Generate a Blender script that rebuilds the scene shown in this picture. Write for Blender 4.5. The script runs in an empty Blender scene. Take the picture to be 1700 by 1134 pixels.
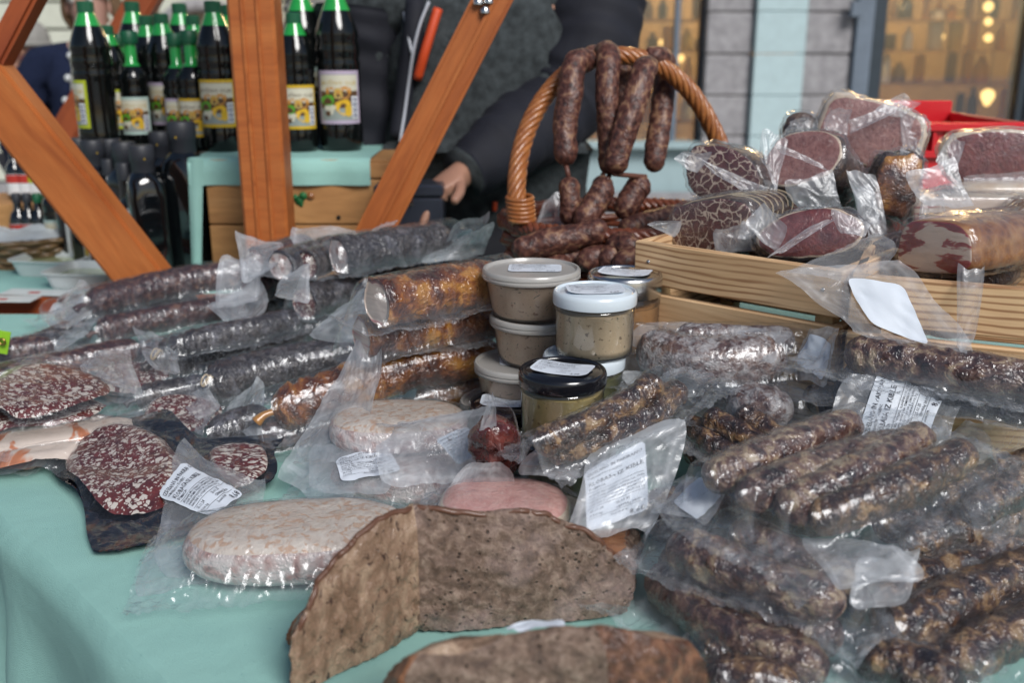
import bpy, bmesh, math, random
import numpy as np
from mathutils import Vector, Matrix

SC = bpy.context.scene
COL = SC.collection
R = math.radians
# ------------------------------------------------------------------ camera, sky, sun, exposure
H = 0.45            # camera height above the table top (table top is z = 0)
PITCH = R(16.4)
FPX = 1653.0        # focal length in pixels of a 1700 px wide picture
GROUND = -0.95
cd = bpy.data.cameras.new('camera'); cam = bpy.data.objects.new('camera', cd); COL.objects.link(cam)
cam.location = (0, 0, H); cam.rotation_euler = (R(90) - PITCH, 0, 0)
cd.lens = 35; cd.sensor_width = 36; cd.clip_start = 0.02; cd.clip_end = 400
cd.dof.use_dof = True; cd.dof.focus_distance = 1.0; cd.dof.aperture_fstop = 4.8
SC.camera = cam
W = bpy.data.worlds.new('World'); SC.world = W; W.use_nodes = True
nt = W.node_tree; bg = nt.nodes['Background']; sky = nt.nodes.new('ShaderNodeTexSky')
sky.sky_type = 'NISHITA'; sky.sun_disc = False; sky.sun_elevation = R(40); sky.sun_rotation = R(150)
sky.air_density = 1.0; sky.dust_density = 1.2; sky.ozone_density = 1.0
nt.links.new(sky.outputs[0], bg.inputs[0]); bg.inputs[1].default_value = 0.055
sl = bpy.data.lights.new('sun', 'SUN'); sun = bpy.data.objects.new('sun', sl); COL.objects.link(sun)
sl.energy = 2.4; sl.angle = R(25); sl.color = (1, .98, .955)
az = R(150); el = R(40)     # direction the light comes from (rotation about z from +Y, clockwise)
dv = Vector((math.sin(az) * math.cos(el), math.cos(az) * math.cos(el), math.sin(el)))
sun.rotation_euler = dv.to_track_quat('Z', 'Y').to_euler()
SC.view_settings.view_transform = 'Standard'; SC.view_settings.look = 'None'
SC.view_settings.gamma = 1; SC.view_settings.use_curve_mapping = False
SC.view_settings.exposure = 0.36
SC.render.engine = 'CYCLES'
cy = SC.cycles
cy.use_denoising = True; cy.max_bounces = 10; cy.transparent_max_bounces = 24
cy.diffuse_bounces = 3; cy.glossy_bounces = 3; cy.transmission_bounces = 6
cy.sample_clamp_indirect = 4; cy.caustics_reflective = False; cy.caustics_refractive = False

# ------------------------------------------------------------------ helpers: placing
CP, SP = math.cos(PITCH), math.sin(PITCH)
def ray(u, v):
    x = (u - 850) / FPX; y = -(v - 567) / FPX
    return Vector((x, CP + y * SP, -SP + y * CP))
def P(u, v, z=0.0):
    d = ray(u, v); t = (z - H) / d.z
    return Vector((0, 0, H)) + d * t
def Pt(u, v, t):
    return Vector((0, 0, H)) + ray(u, v) * t
def PY(u, v, Y):
    d = ray(u, v); return Vector((0, 0, H)) + d * (Y / d.y)

# ------------------------------------------------------------------ helpers: objects
def thing(name, label, cat, group=None, loc=(0, 0, 0), rz=0):
    o = bpy.data.objects.new(name, None); COL.objects.link(o)
    o.location = loc; o.rotation_euler = (0, 0, rz); o.empty_display_size = .02
    o['label'] = label; o['category'] = cat
    if group: o['group'] = group
    return o
def tag(o, label, cat, group=None, kind=None):
    if label: o['label'] = label
    if cat: o['category'] = cat
    if group: o['group'] = group
    if kind: o['kind'] = kind
    return o
def wloc(o):
    v = Vector((0, 0, 0))
    while o is not None:
        v = v + o.location; o = o.parent
    return v
def addmesh(name, V, F, mats, parent=None, smooth=True, mi=None, lc=None, haze=None, loc=None):
    """V in world coordinates; the object stands at its parent's place (or at loc)."""
    V = np.asarray(V, dtype=float)
    me = bpy.data.meshes.new(name)
    off = np.array(wloc(parent)) if parent is not None else (np.array(loc) if loc is not None else np.zeros(3))
    me.from_pydata((V - off).tolist(), [], [tuple(int(i) for i in f) for f in F])
    if not isinstance(mats, (list, tuple)): mats = [mats]
    for m in mats: me.materials.append(m)
    if mi is not None: me.polygons.foreach_set('material_index', np.asarray(mi, dtype=np.int32))
    if smooth: me.polygons.foreach_set('use_smooth', [True] * len(me.polygons))
    if lc is not None:
        a = me.attributes.new('lc', 'FLOAT_VECTOR', 'POINT'); a.data.foreach_set('vector', np.asarray(lc, dtype=np.float32).ravel())
    if haze is not None:
        a = me.attributes.new('haze', 'FLOAT', 'POINT'); a.data.foreach_set('value', np.asarray(haze, dtype=np.float32).ravel())
    me.update()
    o = bpy.data.objects.new(name, me); COL.objects.link(o)
    if parent is not None: o.parent = parent
    elif loc is not None: o.location = loc
    return o
def copy_tree(o, parent=None):
    c = o.copy(); COL.objects.link(c)
    if parent is not None: c.parent = parent
    for ch in list(o.children): copy_tree(ch, c)
    return c
def grid_faces(nu, nv, cu=False, cv=False):
    i = np.arange(nu if cu else nu - 1)[:, None]; j = np.arange(nv if cv else nv - 1)[None, :]
    a = i * nv + j; b = ((i + 1) % nu) * nv + j; c = ((i + 1) % nu) * nv + (j + 1) % nv; d = i * nv + (j + 1) % nv
    return np.stack([a, b, c, d], -1).reshape(-1, 4)
def sn(p, freq, seed, n=7):
    """smooth pseudo noise, about -1..1, p (...,k)"""
    rg = np.random.RandomState(seed); k = p.shape[-1]; out = np.zeros(p.shape[:-1])
    for _ in range(n):
        d = rg.normal(size=k); d /= np.linalg.norm(d); f = freq * rg.uniform(.6, 1.5)
        out += np.sin((p @ d) * f + rg.uniform(0, 6.283))
    return out / math.sqrt(n) * .8
def ridge(p, freq, seed, n=3):
    out = np.zeros(p.shape[:-1])
    for k in range(n):
        out = np.maximum(out, 1 - np.abs(sn(p, freq, seed * 7 + k, 5)) * 2.2)
    return np.clip(out, 0, 1)
def smooth01(x): x = np.clip(x, 0, 1); return x * x * (3 - 2 * x)
def lathe(name, prof, mats, parent=None, n=32, c=(0, 0, 0), mi=None, smooth=True, lump=0, closed=False):
    prof = np.array(prof, float); m = len(prof)
    th = np.arange(n) / n * 2 * math.pi
    V = np.stack([prof[:, 0][:, None] * np.cos(th), prof[:, 0][:, None] * np.sin(th), np.repeat(prof[:, 1][:, None], n, 1)], -1)
    V = V.reshape(-1, 3) + np.array(c)
    F = grid_faces(m, n, False, True).tolist(); mm = []
    for i in range(m - 1): mm += [(mi[i] if mi else 0)] * n
    F = [f[::-1] for f in F]
    if prof[0, 0] > 1e-6: F.append(list(range(n))[::-1]); mm.append(mi[0] if mi else 0)
    if prof[-1, 0] > 1e-6: F.append([(m - 1) * n + k for k in range(n)]); mm.append(mi[-1] if mi else 0)
    o = addmesh(name, V, F, mats, parent, smooth, mm)
    o.data.set_sharp_from_angle(angle=R(50))
    return o
def bevbox(name, c, half, mat, parent=None, ax=None, bev=.002, seg=1, lcax=0, loc=None):
    """box with centre c, half sizes, axes ax (3 vectors); bevelled; real local coordinates in 'lc'."""
    bm = bmesh.new(); bmesh.ops.create_cube(bm, size=2)
    for v in bm.verts: v.co = Vector((v.co.x * half[0], v.co.y * half[1], v.co.z * half[2]))
    if bev > 0: bmesh.ops.bevel(bm, geom=bm.edges[:], offset=bev, segments=seg, affect='EDGES')
    V = np.array([v.co[:] for v in bm.verts]); F = [[v.index for v in f.verts] for f in bm.faces]; bm.free()
    if ax is None: A = np.eye(3)
    else: A = np.array([list(a) for a in ax])
    return addmesh(name, V @ A + np.array(c), F, mat, parent, False, lc=V + np.array([random.uniform(0, 5) for _ in range(3)]), loc=loc)
def axes(x, up=(0, 0, 1), roll=0):
    x = Vector(x).normalized(); y = Vector(up).cross(x).normalized(); z = x.cross(y)
    if roll:
        q = Matrix.Rotation(R(roll), 3, x); y = q @ y; z = q @ z
    return x, y, z
def catmull(pts, n):
    p = np.array([list(q) for q in pts], float)
    if len(p) == 2: t = np.linspace(0, 1, n)[:, None]; return p[0] * (1 - t) + p[1] * t
    p = np.vstack([2 * p[0] - p[1], p, 2 * p[-1] - p[-2]]); m = len(p) - 3; out = []
    for s in np.linspace(0, m - 1e-6, n):
        i = int(s); t = s - i; a, b, c, d = p[i:i + 4]
        out.append(.5 * (2 * b + (c - a) * t + (2 * a - 5 * b + 4 * c - d) * t * t + (3 * b - a - 3 * c + d) * t ** 3))
    return np.array(out)
def frames(C, up=(0, 0, 1)):
    T = np.gradient(C, axis=0); T /= np.linalg.norm(T, axis=1)[:, None]
    N = np.zeros_like(T); n = np.cross(np.array(up, float), T[0])
    if np.linalg.norm(n) < .2: n = np.cross(np.array([0, 1, 0.]), T[0])
    n /= np.linalg.norm(n)
    for i in range(len(C)):
        n = n - T[i] * (n @ T[i]); n /= np.linalg.norm(n); N[i] = n
    return T, N, np.cross(T, N)
def tube(name, pts, r, mat, parent=None, n=24, m=8, closed=False, rfun=None, loc=None):
    C = catmull(pts, n) if not isinstance(pts, np.ndarray) else pts
    n = len(C); T, N, B = frames(C); th = np.arange(m) / m * 2 * math.pi
    rr = np.full(n, r) if rfun is None else r * rfun(np.linspace(0, 1, n))
    V = C[:, None, :] + rr[:, None, None] * (np.cos(th)[None, :, None] * N[:, None, :] + np.sin(th)[None, :, None] * B[:, None, :])
    F = grid_faces(n, m, closed, True).tolist()
    if not closed: F += [list(range(m)), [(n - 1) * m + k for k in range(m)][::-1]]
    return addmesh(name, V.reshape(-1, 3), [f[::-1] for f in F], mat, parent, loc=loc)

# ------------------------------------------------------------------ helpers: materials
class N:
    def __init__(s, name):
        s.m = bpy.data.materials.new(name); s.m.use_nodes = True; s.t = s.m.node_tree
        s.b = s.t.nodes['Principled BSDF']; s.out = s.t.nodes['Material Output']
    def n(s, typ, **kw):
        nd = s.t.nodes.new('ShaderNode' + typ)
        for k, v in kw.items():
            if k.startswith('i_'):
                key = k[2:].replace('_', ' '); nd.inputs[key].default_value = v
            else: setattr(nd, k, v)
        return nd
    def l(s, a, b): s.t.links.new(a, b)
    def vec(s, mode, scale=(1, 1, 1), rnd=True, rot=(0, 0, 0)):
        if mode == 'lc': a = s.n('Attribute', attribute_name='lc').outputs['Vector']
        else: a = s.n('TexCoord').outputs['Object']
        if rnd:
            oi = s.n('ObjectInfo'); mu = s.n('Math', operation='MULTIPLY'); mu.inputs[1].default_value = 37.0
            s.l(oi.outputs['Random'], mu.inputs[0])
            ad = s.n('VectorMath', operation='ADD'); s.l(a, ad.inputs[0]); s.l(mu.outputs[0], ad.inputs[1]); a = ad.outputs[0]
        mp = s.n('Mapping'); mp.inputs['Scale'].default_value = scale; mp.inputs['Rotation'].default_value = rot; s.l(a, mp.inputs[0])
        return mp.outputs[0]
    def noise(s, v, scale, detail=4, rough=.55, dist=0, typ='FBM'):
        nd = s.n('TexNoise'); nd.noise_type = typ
        nd.inputs['Scale'].default_value = scale; nd.inputs['Detail'].default_value = detail
        nd.inputs['Roughness'].default_value = rough; nd.inputs['Distortion'].default_value = dist
        s.l(v, nd.inputs['Vector']); return nd.outputs['Fac']
    def voro(s, v, scale, feat='F1', rnd=1, out='Distance'):
        nd = s.n('TexVoronoi'); nd.feature = feat; nd.inputs['Scale'].default_value = scale
        nd.inputs['Randomness'].default_value = rnd; s.l(v, nd.inputs['Vector']); return nd.outputs[out]
    def ramp(s, f, stops, interp='LINEAR'):
        r = s.n('ValToRGB'); r.color_ramp.interpolation = interp; e = r.color_ramp.elements
        while len(e) < len(stops): e.new(.5)
        for k, (p, c) in enumerate(stops):
            e[k].position = p; e[k].color = (*c, 1) if isinstance(c, (tuple, list)) else (c, c, c, 1)
        s.l(f, r.inputs[0]); return r.outputs[0]
    def mix(s, f, a, b, blend='MIX'):
        m = s.n('Mix'); m.data_type = 'RGBA'; m.blend_type = blend; m.clamp_factor = True
        for src, i in ((f, 0), (a, 6), (b, 7)):
            if isinstance(src, (int, float)): m.inputs[i].default_value = src if i == 0 else (src, src, src, 1)
            elif isinstance(src, (tuple, list)): m.inputs[i].default_value = (*src, 1)
            else: s.l(src, m.inputs[i])
        return m.outputs[2]
    def math(s, op, a, b=0, c=None):
        m = s.n('Math', operation=op)
        for k, x in enumerate((a, b) if c is None else (a, b, c)):
            if isinstance(x, (int, float)): m.inputs[k].default_value = x
            else: s.l(x, m.inputs[k])
        return m.outputs[0]
    def warp(s, v, scale, amt):
        nd = s.n('TexNoise'); nd.inputs['Scale'].default_value = scale; nd.inputs['Detail'].default_value = 3; s.l(v, nd.inputs['Vector'])
        sc = s.n('VectorMath', operation='SCALE'); sb = s.n('VectorMath', operation='SUBTRACT'); sb.inputs[1].default_value = (.5, .5, .5)
        s.l(nd.outputs['Color'], sb.inputs[0]); s.l(sb.outputs[0], sc.inputs[0]); sc.inputs['Scale'].default_value = amt
        ad = s.n('VectorMath', operation='ADD'); s.l(v, ad.inputs[0]); s.l(sc.outputs[0], ad.inputs[1]); return ad.outputs[0]
    def bump(s, h, strength, dist, nrm=None):
        b = s.n('Bump'); b.inputs['Strength'].default_value = strength; b.inputs['Distance'].default_value = dist
        s.l(h, b.inputs['Height'])
        if nrm is not None: s.l(nrm, b.inputs['Normal'])
        return b.outputs[0]
    def fin(s, col=None, rough=.5, nrm=None, coat=0, coatr=.1, spec=.5, metal=0, sss=0):
        b = s.b
        if col is not None:
            if isinstance(col, (tuple, list)): b.inputs['Base Color'].default_value = (*col, 1)
            else: s.l(col, b.inputs['Base Color'])
        if isinstance(rough, (int, float)): b.inputs['Roughness'].default_value = rough
        else: s.l(rough, b.inputs['Roughness'])
        if nrm is not None: s.l(nrm, b.inputs['Normal']); s.l(nrm, b.inputs['Coat Normal'])
        b.inputs['Coat Weight'].default_value = coat; b.inputs['Coat Roughness'].default_value = coatr
        b.inputs['Specular IOR Level'].default_value = spec; b.inputs['Metallic'].default_value = metal
        if sss: b.inputs['Subsurface Weight'].default_value = sss; b.inputs['Subsurface Scale'].default_value = .004
        return s.m

def plain(name, col, rough=.5, coat=0, metal=0, bscale=0, bstr=.2, var=.12, spec=.5, coatr=.1):
    k = N(name); v = k.vec('obj'); f = k.noise(v, 9 if not bscale else bscale * .3, 4)
    c = k.ramp(f, [(.3, tuple(x * (1 - var) for x in col)), (.7, tuple(min(1, x * (1 + var)) for x in col))])
    nr = k.bump(k.noise(v, bscale, 4), bstr, .002) if bscale else None
    return k.fin(c, rough, nr, coat, coatr, spec, metal)

def flesh(name, stops, scale=90, warpamt=.01, bump=.5, bscale=70, bdist=.004, rough=.45, coat=.6, coatr=.12, speck=None, mould=None, stretch=(1, 1, 1), cell=.55):
    """mottled sausage or meat surface: colour from distorted cells and noise, uneven clinging gloss"""
    scale *= 1.9; bscale *= 2.3; bdist *= .62; warpamt *= .6
    k = N(name); v = k.vec('lc', stretch); vw = k.warp(v, scale * .5, warpamt)
    a = k.voro(vw, scale, 'F1'); b = k.noise(vw, scale * .45, 5, .65)
    f = k.math('ADD', k.math('MULTIPLY', a, cell), k.math('MULTIPLY', b, 1.1 - cell * .88))
    c = k.ramp(f, stops)
    if speck:
        sf = k.ramp(k.noise(vw, speck[1] * 1.9, 3, .5, .6), [(speck[2], 0.0), (speck[2] + .05, 1.0)]); c = k.mix(sf, c, speck[0])
    if mould:
        mf = k.ramp(k.noise(vw, mould[1] * 1.6, 7, .72), [(mould[2], 0.0), (mould[2] + .14, mould[3])]); c = k.mix(mf, c, mould[0])
    h = k.math('ADD', k.noise(vw, bscale, 3, .5, .8), k.math('MULTIPLY', k.noise(v, bscale * 2.2, 3, .6, 0, 'RIDGED_MULTIFRACTAL'), .35))
    nr = k.bump(h, bump, bdist)
    return k.fin(c, rough, nr, coat, coatr)

def film(name, base_haze=.04, haze_gain=.5, tint=(.90, .93, .98), gloss=.10, rough=.15, bscale=70, bstr=.5, embossed=True):
    k = N(name); v = k.vec('lc'); t = k.t
    v2 = k.warp(v, 14, .03)
    h = k.math('ADD', k.math('MULTIPLY', k.noise(v2, bscale, 4, .6, .8, 'RIDGED_MULTIFRACTAL'), .8), k.math('MULTIPLY', k.noise(v2, 22, 4, .55, 1.2), 1.6))
    if embossed:
        e = k.voro(v, 900, 'F1', 0); h = k.math('ADD', h, k.math('MULTIPLY', e, .05))
    nr = k.bump(h, bstr, .0035)
    att = k.n('Attribute', attribute_name='haze').outputs['Fac']
    st = k.ramp(k.noise(v2, 22, 5, .6, 1.2), [(.42, 0.3), (.72, 1.0)])
    crease = k.ramp(k.noise(v2, 26, 3, .5, .6, 'RIDGED_MULTIFRACTAL'), [(.62, 0.0), (.95, .35)])
    hz = k.math('ADD', k.math('MULTIPLY', k.math('MULTIPLY', att, haze_gain), st), k.math('MULTIPLY', crease, k.math('ADD', k.math('MULTIPLY', att, .6), .04)))
    hz = k.math('ADD', hz, base_haze); hz = k.math('MINIMUM', hz, .85)
    di = k.n('BsdfDiffuse'); di.inputs[0].default_value = (*tint, 1); tl = k.n('BsdfTranslucent'); tl.inputs[0].default_value = (*tint, 1)
    ms = k.n('MixShader'); ms.inputs[0].default_value = .45; k.l(di.outputs[0], ms.inputs[1]); k.l(tl.outputs[0], ms.inputs[2])
    tr = k.n('BsdfTransparent'); tr.inputs[0].default_value = (.975, .98, .985, 1)
    m1 = k.n('MixShader'); k.l(hz, m1.inputs[0]); k.l(tr.outputs[0], m1.inputs[1]); k.l(ms.outputs[0], m1.inputs[2])
    gl = k.n('BsdfGlossy'); gl.inputs['Roughness'].default_value = rough; gl.inputs['Color'].default_value = (.95, .97, 1, 1); k.l(nr, gl.inputs['Normal'])
    lw = k.n('LayerWeight'); lw.inputs['Blend'].default_value = .35; k.l(nr, lw.inputs['Normal'])
    gf = k.math('MINIMUM', k.math('ADD', k.math('MULTIPLY', k.math('POWER', lw.outputs['Facing'], 2.6), .55), gloss), .8)
    m2 = k.n('MixShader'); k.l(gf, m2.inputs[0]); k.l(m1.outputs[0], m2.inputs[1]); k.l(gl.outputs[0], m2.inputs[2])
    k.l(m2.outputs[0], k.out.inputs[0]); k.t.nodes.remove(k.b)
    return k.m

def woodmat(name, c1, c2, c3, scale=10, ax='lc', rough=.55, bands=60, coat=0, burn=.5, knots=False):
    """grain running along local x"""
    k = N(name); v = k.vec(ax, (1, 1, 1)); v1 = k.warp(v, 3, .05)
    mp = k.n('Mapping'); mp.inputs['Scale'].default_value = (.12, 1, 1); k.l(v1, mp.inputs[0]); vs = mp.outputs[0]
    f = k.noise(vs, bands, 4, .6, .6); fine = k.noise(vs, bands * 6, 3, .6)
    c = k.ramp(f, [(.32, c1), (.5, c2), (.68, c3)])
    c = k.mix(k.ramp(fine, [(.35, .25), (.7, 0.0)]), c, tuple(x * .55 for x in c1))
    if burn: c = k.mix(k.ramp(k.noise(v, 6, 2), [(.45, 0.0), (.75, burn)]), c, tuple(x * .6 for x in c1))
    return k.fin(c, rough, k.bump(fine, .25, .001), coat)

# ------------------------------------------------------------------ bags: one bendable film surface with content under it
class Surf:
    """local (x, y) -> world; z from hfun; bends then frame"""
    def __init__(s, o, ax, hfun, bends=(), wr=.0015, seed=1, wf=230):
        s.o = np.array(o); s.A = np.array([list(a) for a in ax]); s.h = hfun; s.b = bends; s.wr = wr; s.seed = seed; s.wf = wf
    def loc(s, x, y, off=0.0):
        h, free = s.h(x, y)
        p = np.stack([x, y], -1)
        w = (ridge(p, s.wf, s.seed) * 1.6 + sn(p, s.wf * .6, s.seed + 9) * .9) * s.wr * (.25 + free) + free * (sn(p, 45, s.seed + 3) * .0030 + ridge(p, 55, s.seed + 4) * .0018)
        q = np.stack([x, y, h + w + off], -1)
        for (ang, t0, Rd, amax) in s.b:
            d = np.array([math.cos(R(ang)), math.sin(R(ang))]); t = q[..., :2] @ d - t0; m = t > 0; sg = 1 if amax > 0 else -1
            a = np.minimum(t / Rd, abs(R(amax))); rest = np.maximum(t - Rd * a, 0)
            zz = q[..., 2].copy()
            dt = np.where(m, (Rd * np.sin(a) + rest * np.cos(a)) - t, 0)
            dz = np.where(m, sg * (Rd * (1 - np.cos(a)) + rest * np.sin(a)), 0)
            q[..., 0] += d[0] * dt; q[..., 1] += d[1] * dt; q[..., 2] = zz + dz
        return q
    def w(s, x, y, off=0.0): return s.loc(x, y, off) @ s.A + s.o
class Quad:
    """four world corners a(0,0) b(1,0) c(1,1) d(0,1); bulge and waves"""
    def __init__(s, a, b, c, d, amp=.006, seed=1, bulge=0.0, wr=.0015, hfun=None, curl=0.0):
        s.c = [np.array(list(q)) for q in (a, b, c, d)]; s.amp = amp; s.seed = seed; s.bu = bulge; s.wr = wr; s.hf = hfun; s.curl = curl
        n = np.cross(s.c[1] - s.c[0], s.c[3] - s.c[0]); n /= np.linalg.norm(n)
        if n[1] > 0 and abs(n[1]) > abs(n[2]): n = -n
        elif n[2] < 0 and abs(n[2]) >= abs(n[1]): n = -n
        s.nrm = n; s.size = (np.linalg.norm(s.c[1] - s.c[0]), np.linalg.norm(s.c[3] - s.c[0]))
    def w(s, x, y, off=0.0):
        x0_, y0_ = x, y; sd_ = s.seed
        x = x0_ + .055 * np.sin(y0_ * 3.3 + sd_) * (2 * np.abs(x0_ - .5)) ** 2 - .05 * np.sign(x0_ - .5) * (2 * np.abs(x0_ - .5)) ** 6 * (2 * np.abs(y0_ - .5)) ** 6
        y = y0_ + .06 * np.sin(x0_ * 3.7 + sd_ * 2) * (2 * np.abs(y0_ - .5)) ** 2 + .02 * np.sin(x0_ * 11 + sd_) * (2 * np.abs(y0_ - .5)) ** 3
        a, b, c, d = s.c; X = x[..., None]; Y = y[..., None]
        p = a * (1 - X) * (1 - Y) + b * X * (1 - Y) + c * X * Y + d * (1 - X) * Y
        q = np.stack([x * s.size[0], y * s.size[1]], -1)
        z = s.amp * (.8 * sn(q, 34, s.seed) + .35 * sn(q, 95, s.seed + 4)) + s.wr * (ridge(q, 150, s.seed) * 1.5) + s.bu * 16 * x * (1 - x) * y * (1 - y) + off
        z = z + s.curl * (np.abs(x - .5) * 2) ** 3 * np.sign(x - .5) * (y) + s.curl * .6 * np.maximum(0, y - .8) * 5
        if s.hf is not None: z = z + s.hf(x, y)
        return p + z[..., None] * s.nrm
def film_mesh(name, S, x0, x1, y0, y1, nx, ny, mat, parent, hazef, off=0.0, cut=None):
    x, y = np.meshgrid(np.linspace(x0, x1, nx), np.linspace(y0, y1, ny), indexing='ij')
    ex, ey = x, y
    if cut is not None: ex, ey = cut(x, y)
    V = S.w(ex, ey, off); hz = hazef(ex, ey)
    sc = S.size if isinstance(S, Quad) else (1, 1)
    lc = np.stack([ex * sc[0], ey * sc[1], ex * 0], -1)
    return addmesh(name, V.reshape(-1, 3), grid_faces(nx, ny), mat, parent, lc=lc.reshape(-1, 3), haze=hz.ravel())
_ca = {}
def textmesh(s):
    if s in _ca: return _ca[s]
    cu = bpy.data.curves.new('t', 'FONT'); cu.body = s; cu.resolution_u = 1; cu.size = 1; cu.offset = .006
    o = bpy.data.objects.new('t', cu); COL.objects.link(o)
    dg = bpy.context.evaluated_depsgraph_get(); me = o.evaluated_get(dg).to_mesh()
    V = np.array([v.co[:2] for v in me.vertices]) if len(me.vertices) else np.zeros((0, 2)); F = [list(p.vertices) for p in me.polygons]
    bpy.data.objects.remove(o); bpy.data.curves.remove(cu)
    _ca[s] = (V, F); return _ca[s]
PRICE = [('IZDELANO IN PAKIRANO', .06, .86, .085), ('V MESARSTVU DOLENC', .06, .79, .05), ('KLOBASA IZ KIBLE', .06, .68, .10), ('DOMACA', .06, .61, .06), ('-', 0, .575, 0),
         ('SESTAVINE: MESO SVINJSKO, SLANINA, SOL, CESEN', .06, .52, .042), ('POPER, ZACIMBE. HRANITI NA TEMPERATURI DO 12', .06, .47, .042), ('ENERGIJSKA VREDNOST NA 100 g: 1780 kJ MASCOBE', .06, .42, .042),
         ('NASICENE 15 g OGLJIKOVI HIDRATI SOL 3 g', .06, .37, .042), ('-', 0, .335, 0), ('25.11.24', .06, .27, .06), ('25.01.25', .50, .27, .06), ('0,310 kg', .06, .20, .055), ('CENA/kg 28,00', .50, .20, .055),
         ('-', 0, .17, 0), ('Znesek EUR', .40, .115, .05), ('8,68', .70, .03, .13)]
LIDL = [('IZDELANO IN PAKIRANO', .06, .84, .085), ('DOMACA PASTETA', .06, .70, .10), ('-', 0, .64, 0), ('SESTAVINE: MESO, SLANINA, JETRA, CEBULA', .06, .55, .05), ('SOL, POPER, MAJARON, ZACIMBE', .06, .48, .05),
        ('-', 0, .40, 0), ('25.11.24', .06, .28, .075), ('25.05.25', .5, .28, .075), ('0,200 kg', .06, .18, .06), ('Znesek EUR', .45, .16, .05), ('5,00', .72, .04, .13)]
def paper(S, parent, cx, cy, w, h, rot, mat, ink, lines=PRICE, off=.0012, rc=.12, n=14, ainv=1.0, name='label'):
    """a rounded paper label lying on surface S; rot in degrees; lines printed on it"""
    cr, sr = math.cos(R(rot)), math.sin(R(rot))
    ku, kv = (1 / S.size[0], 1 / S.size[1]) if isinstance(S, Quad) else (1, 1)
    def mp(a, b, o):
        X = (a - .5) * w; Y = (b - .5) * h
        return S.w(cx + (X * cr - Y * sr) * ku, cy + (X * sr + Y * cr) * kv, o)
    a, b = np.meshgrid(np.linspace(0, 1, n), np.linspace(0, 1, n), indexing='ij')
    r1, r2 = rc, rc * w / h       # round the corners by pulling the outer rows in
    da = np.maximum(0, np.abs(a - .5) - (.5 - r1)) / r1; db = np.maximum(0, np.abs(b - .5) - (.5 - r2)) / r2
    k = np.maximum(1, np.sqrt(da ** 2 + db ** 2))
    a2 = .5 + np.sign(a - .5) * (np.minimum(np.abs(a - .5), .5 - r1) + da / k * r1); b2 = .5 + np.sign(b - .5) * (np.minimum(np.abs(b - .5), .5 - r2) + db / k * r2)
    lo = addmesh(name, mp(a2, b2, off).reshape(-1, 3), grid_faces(n, n), mat, parent)
    V, F, k0 = [], [], 0
    for (s, x, y, sz) in lines:
        if s == '-':
            xs = np.linspace(.04, .96, 10); q = np.stack([np.repeat(xs, 2), np.tile([y, y + .006], 10)], -1)
            f = [[2 * i, 2 * i + 2, 2 * i + 3, 2 * i + 1] for i in range(9)]
        else:
            q, f = textmesh(s)
            if not len(q): continue
            q = q * np.array([sz * min(w, h) / w, sz * min(w, h) / h]) * 1.12 ; mw = q[:, 0].max()
            if mw + x > .96: q = q * np.array([(.96 - x) / mw, 1])
            q = q + np.array([x, y])
        V.append(q); F += [[i + k0 for i in g] for g in f]; k0 += len(q)
    if V:
        V = np.vstack(V); addmesh('print', mp(V[:, 0], V[:, 1], off + .0006), F, ink, lo, smooth=False)
    return lo

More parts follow.
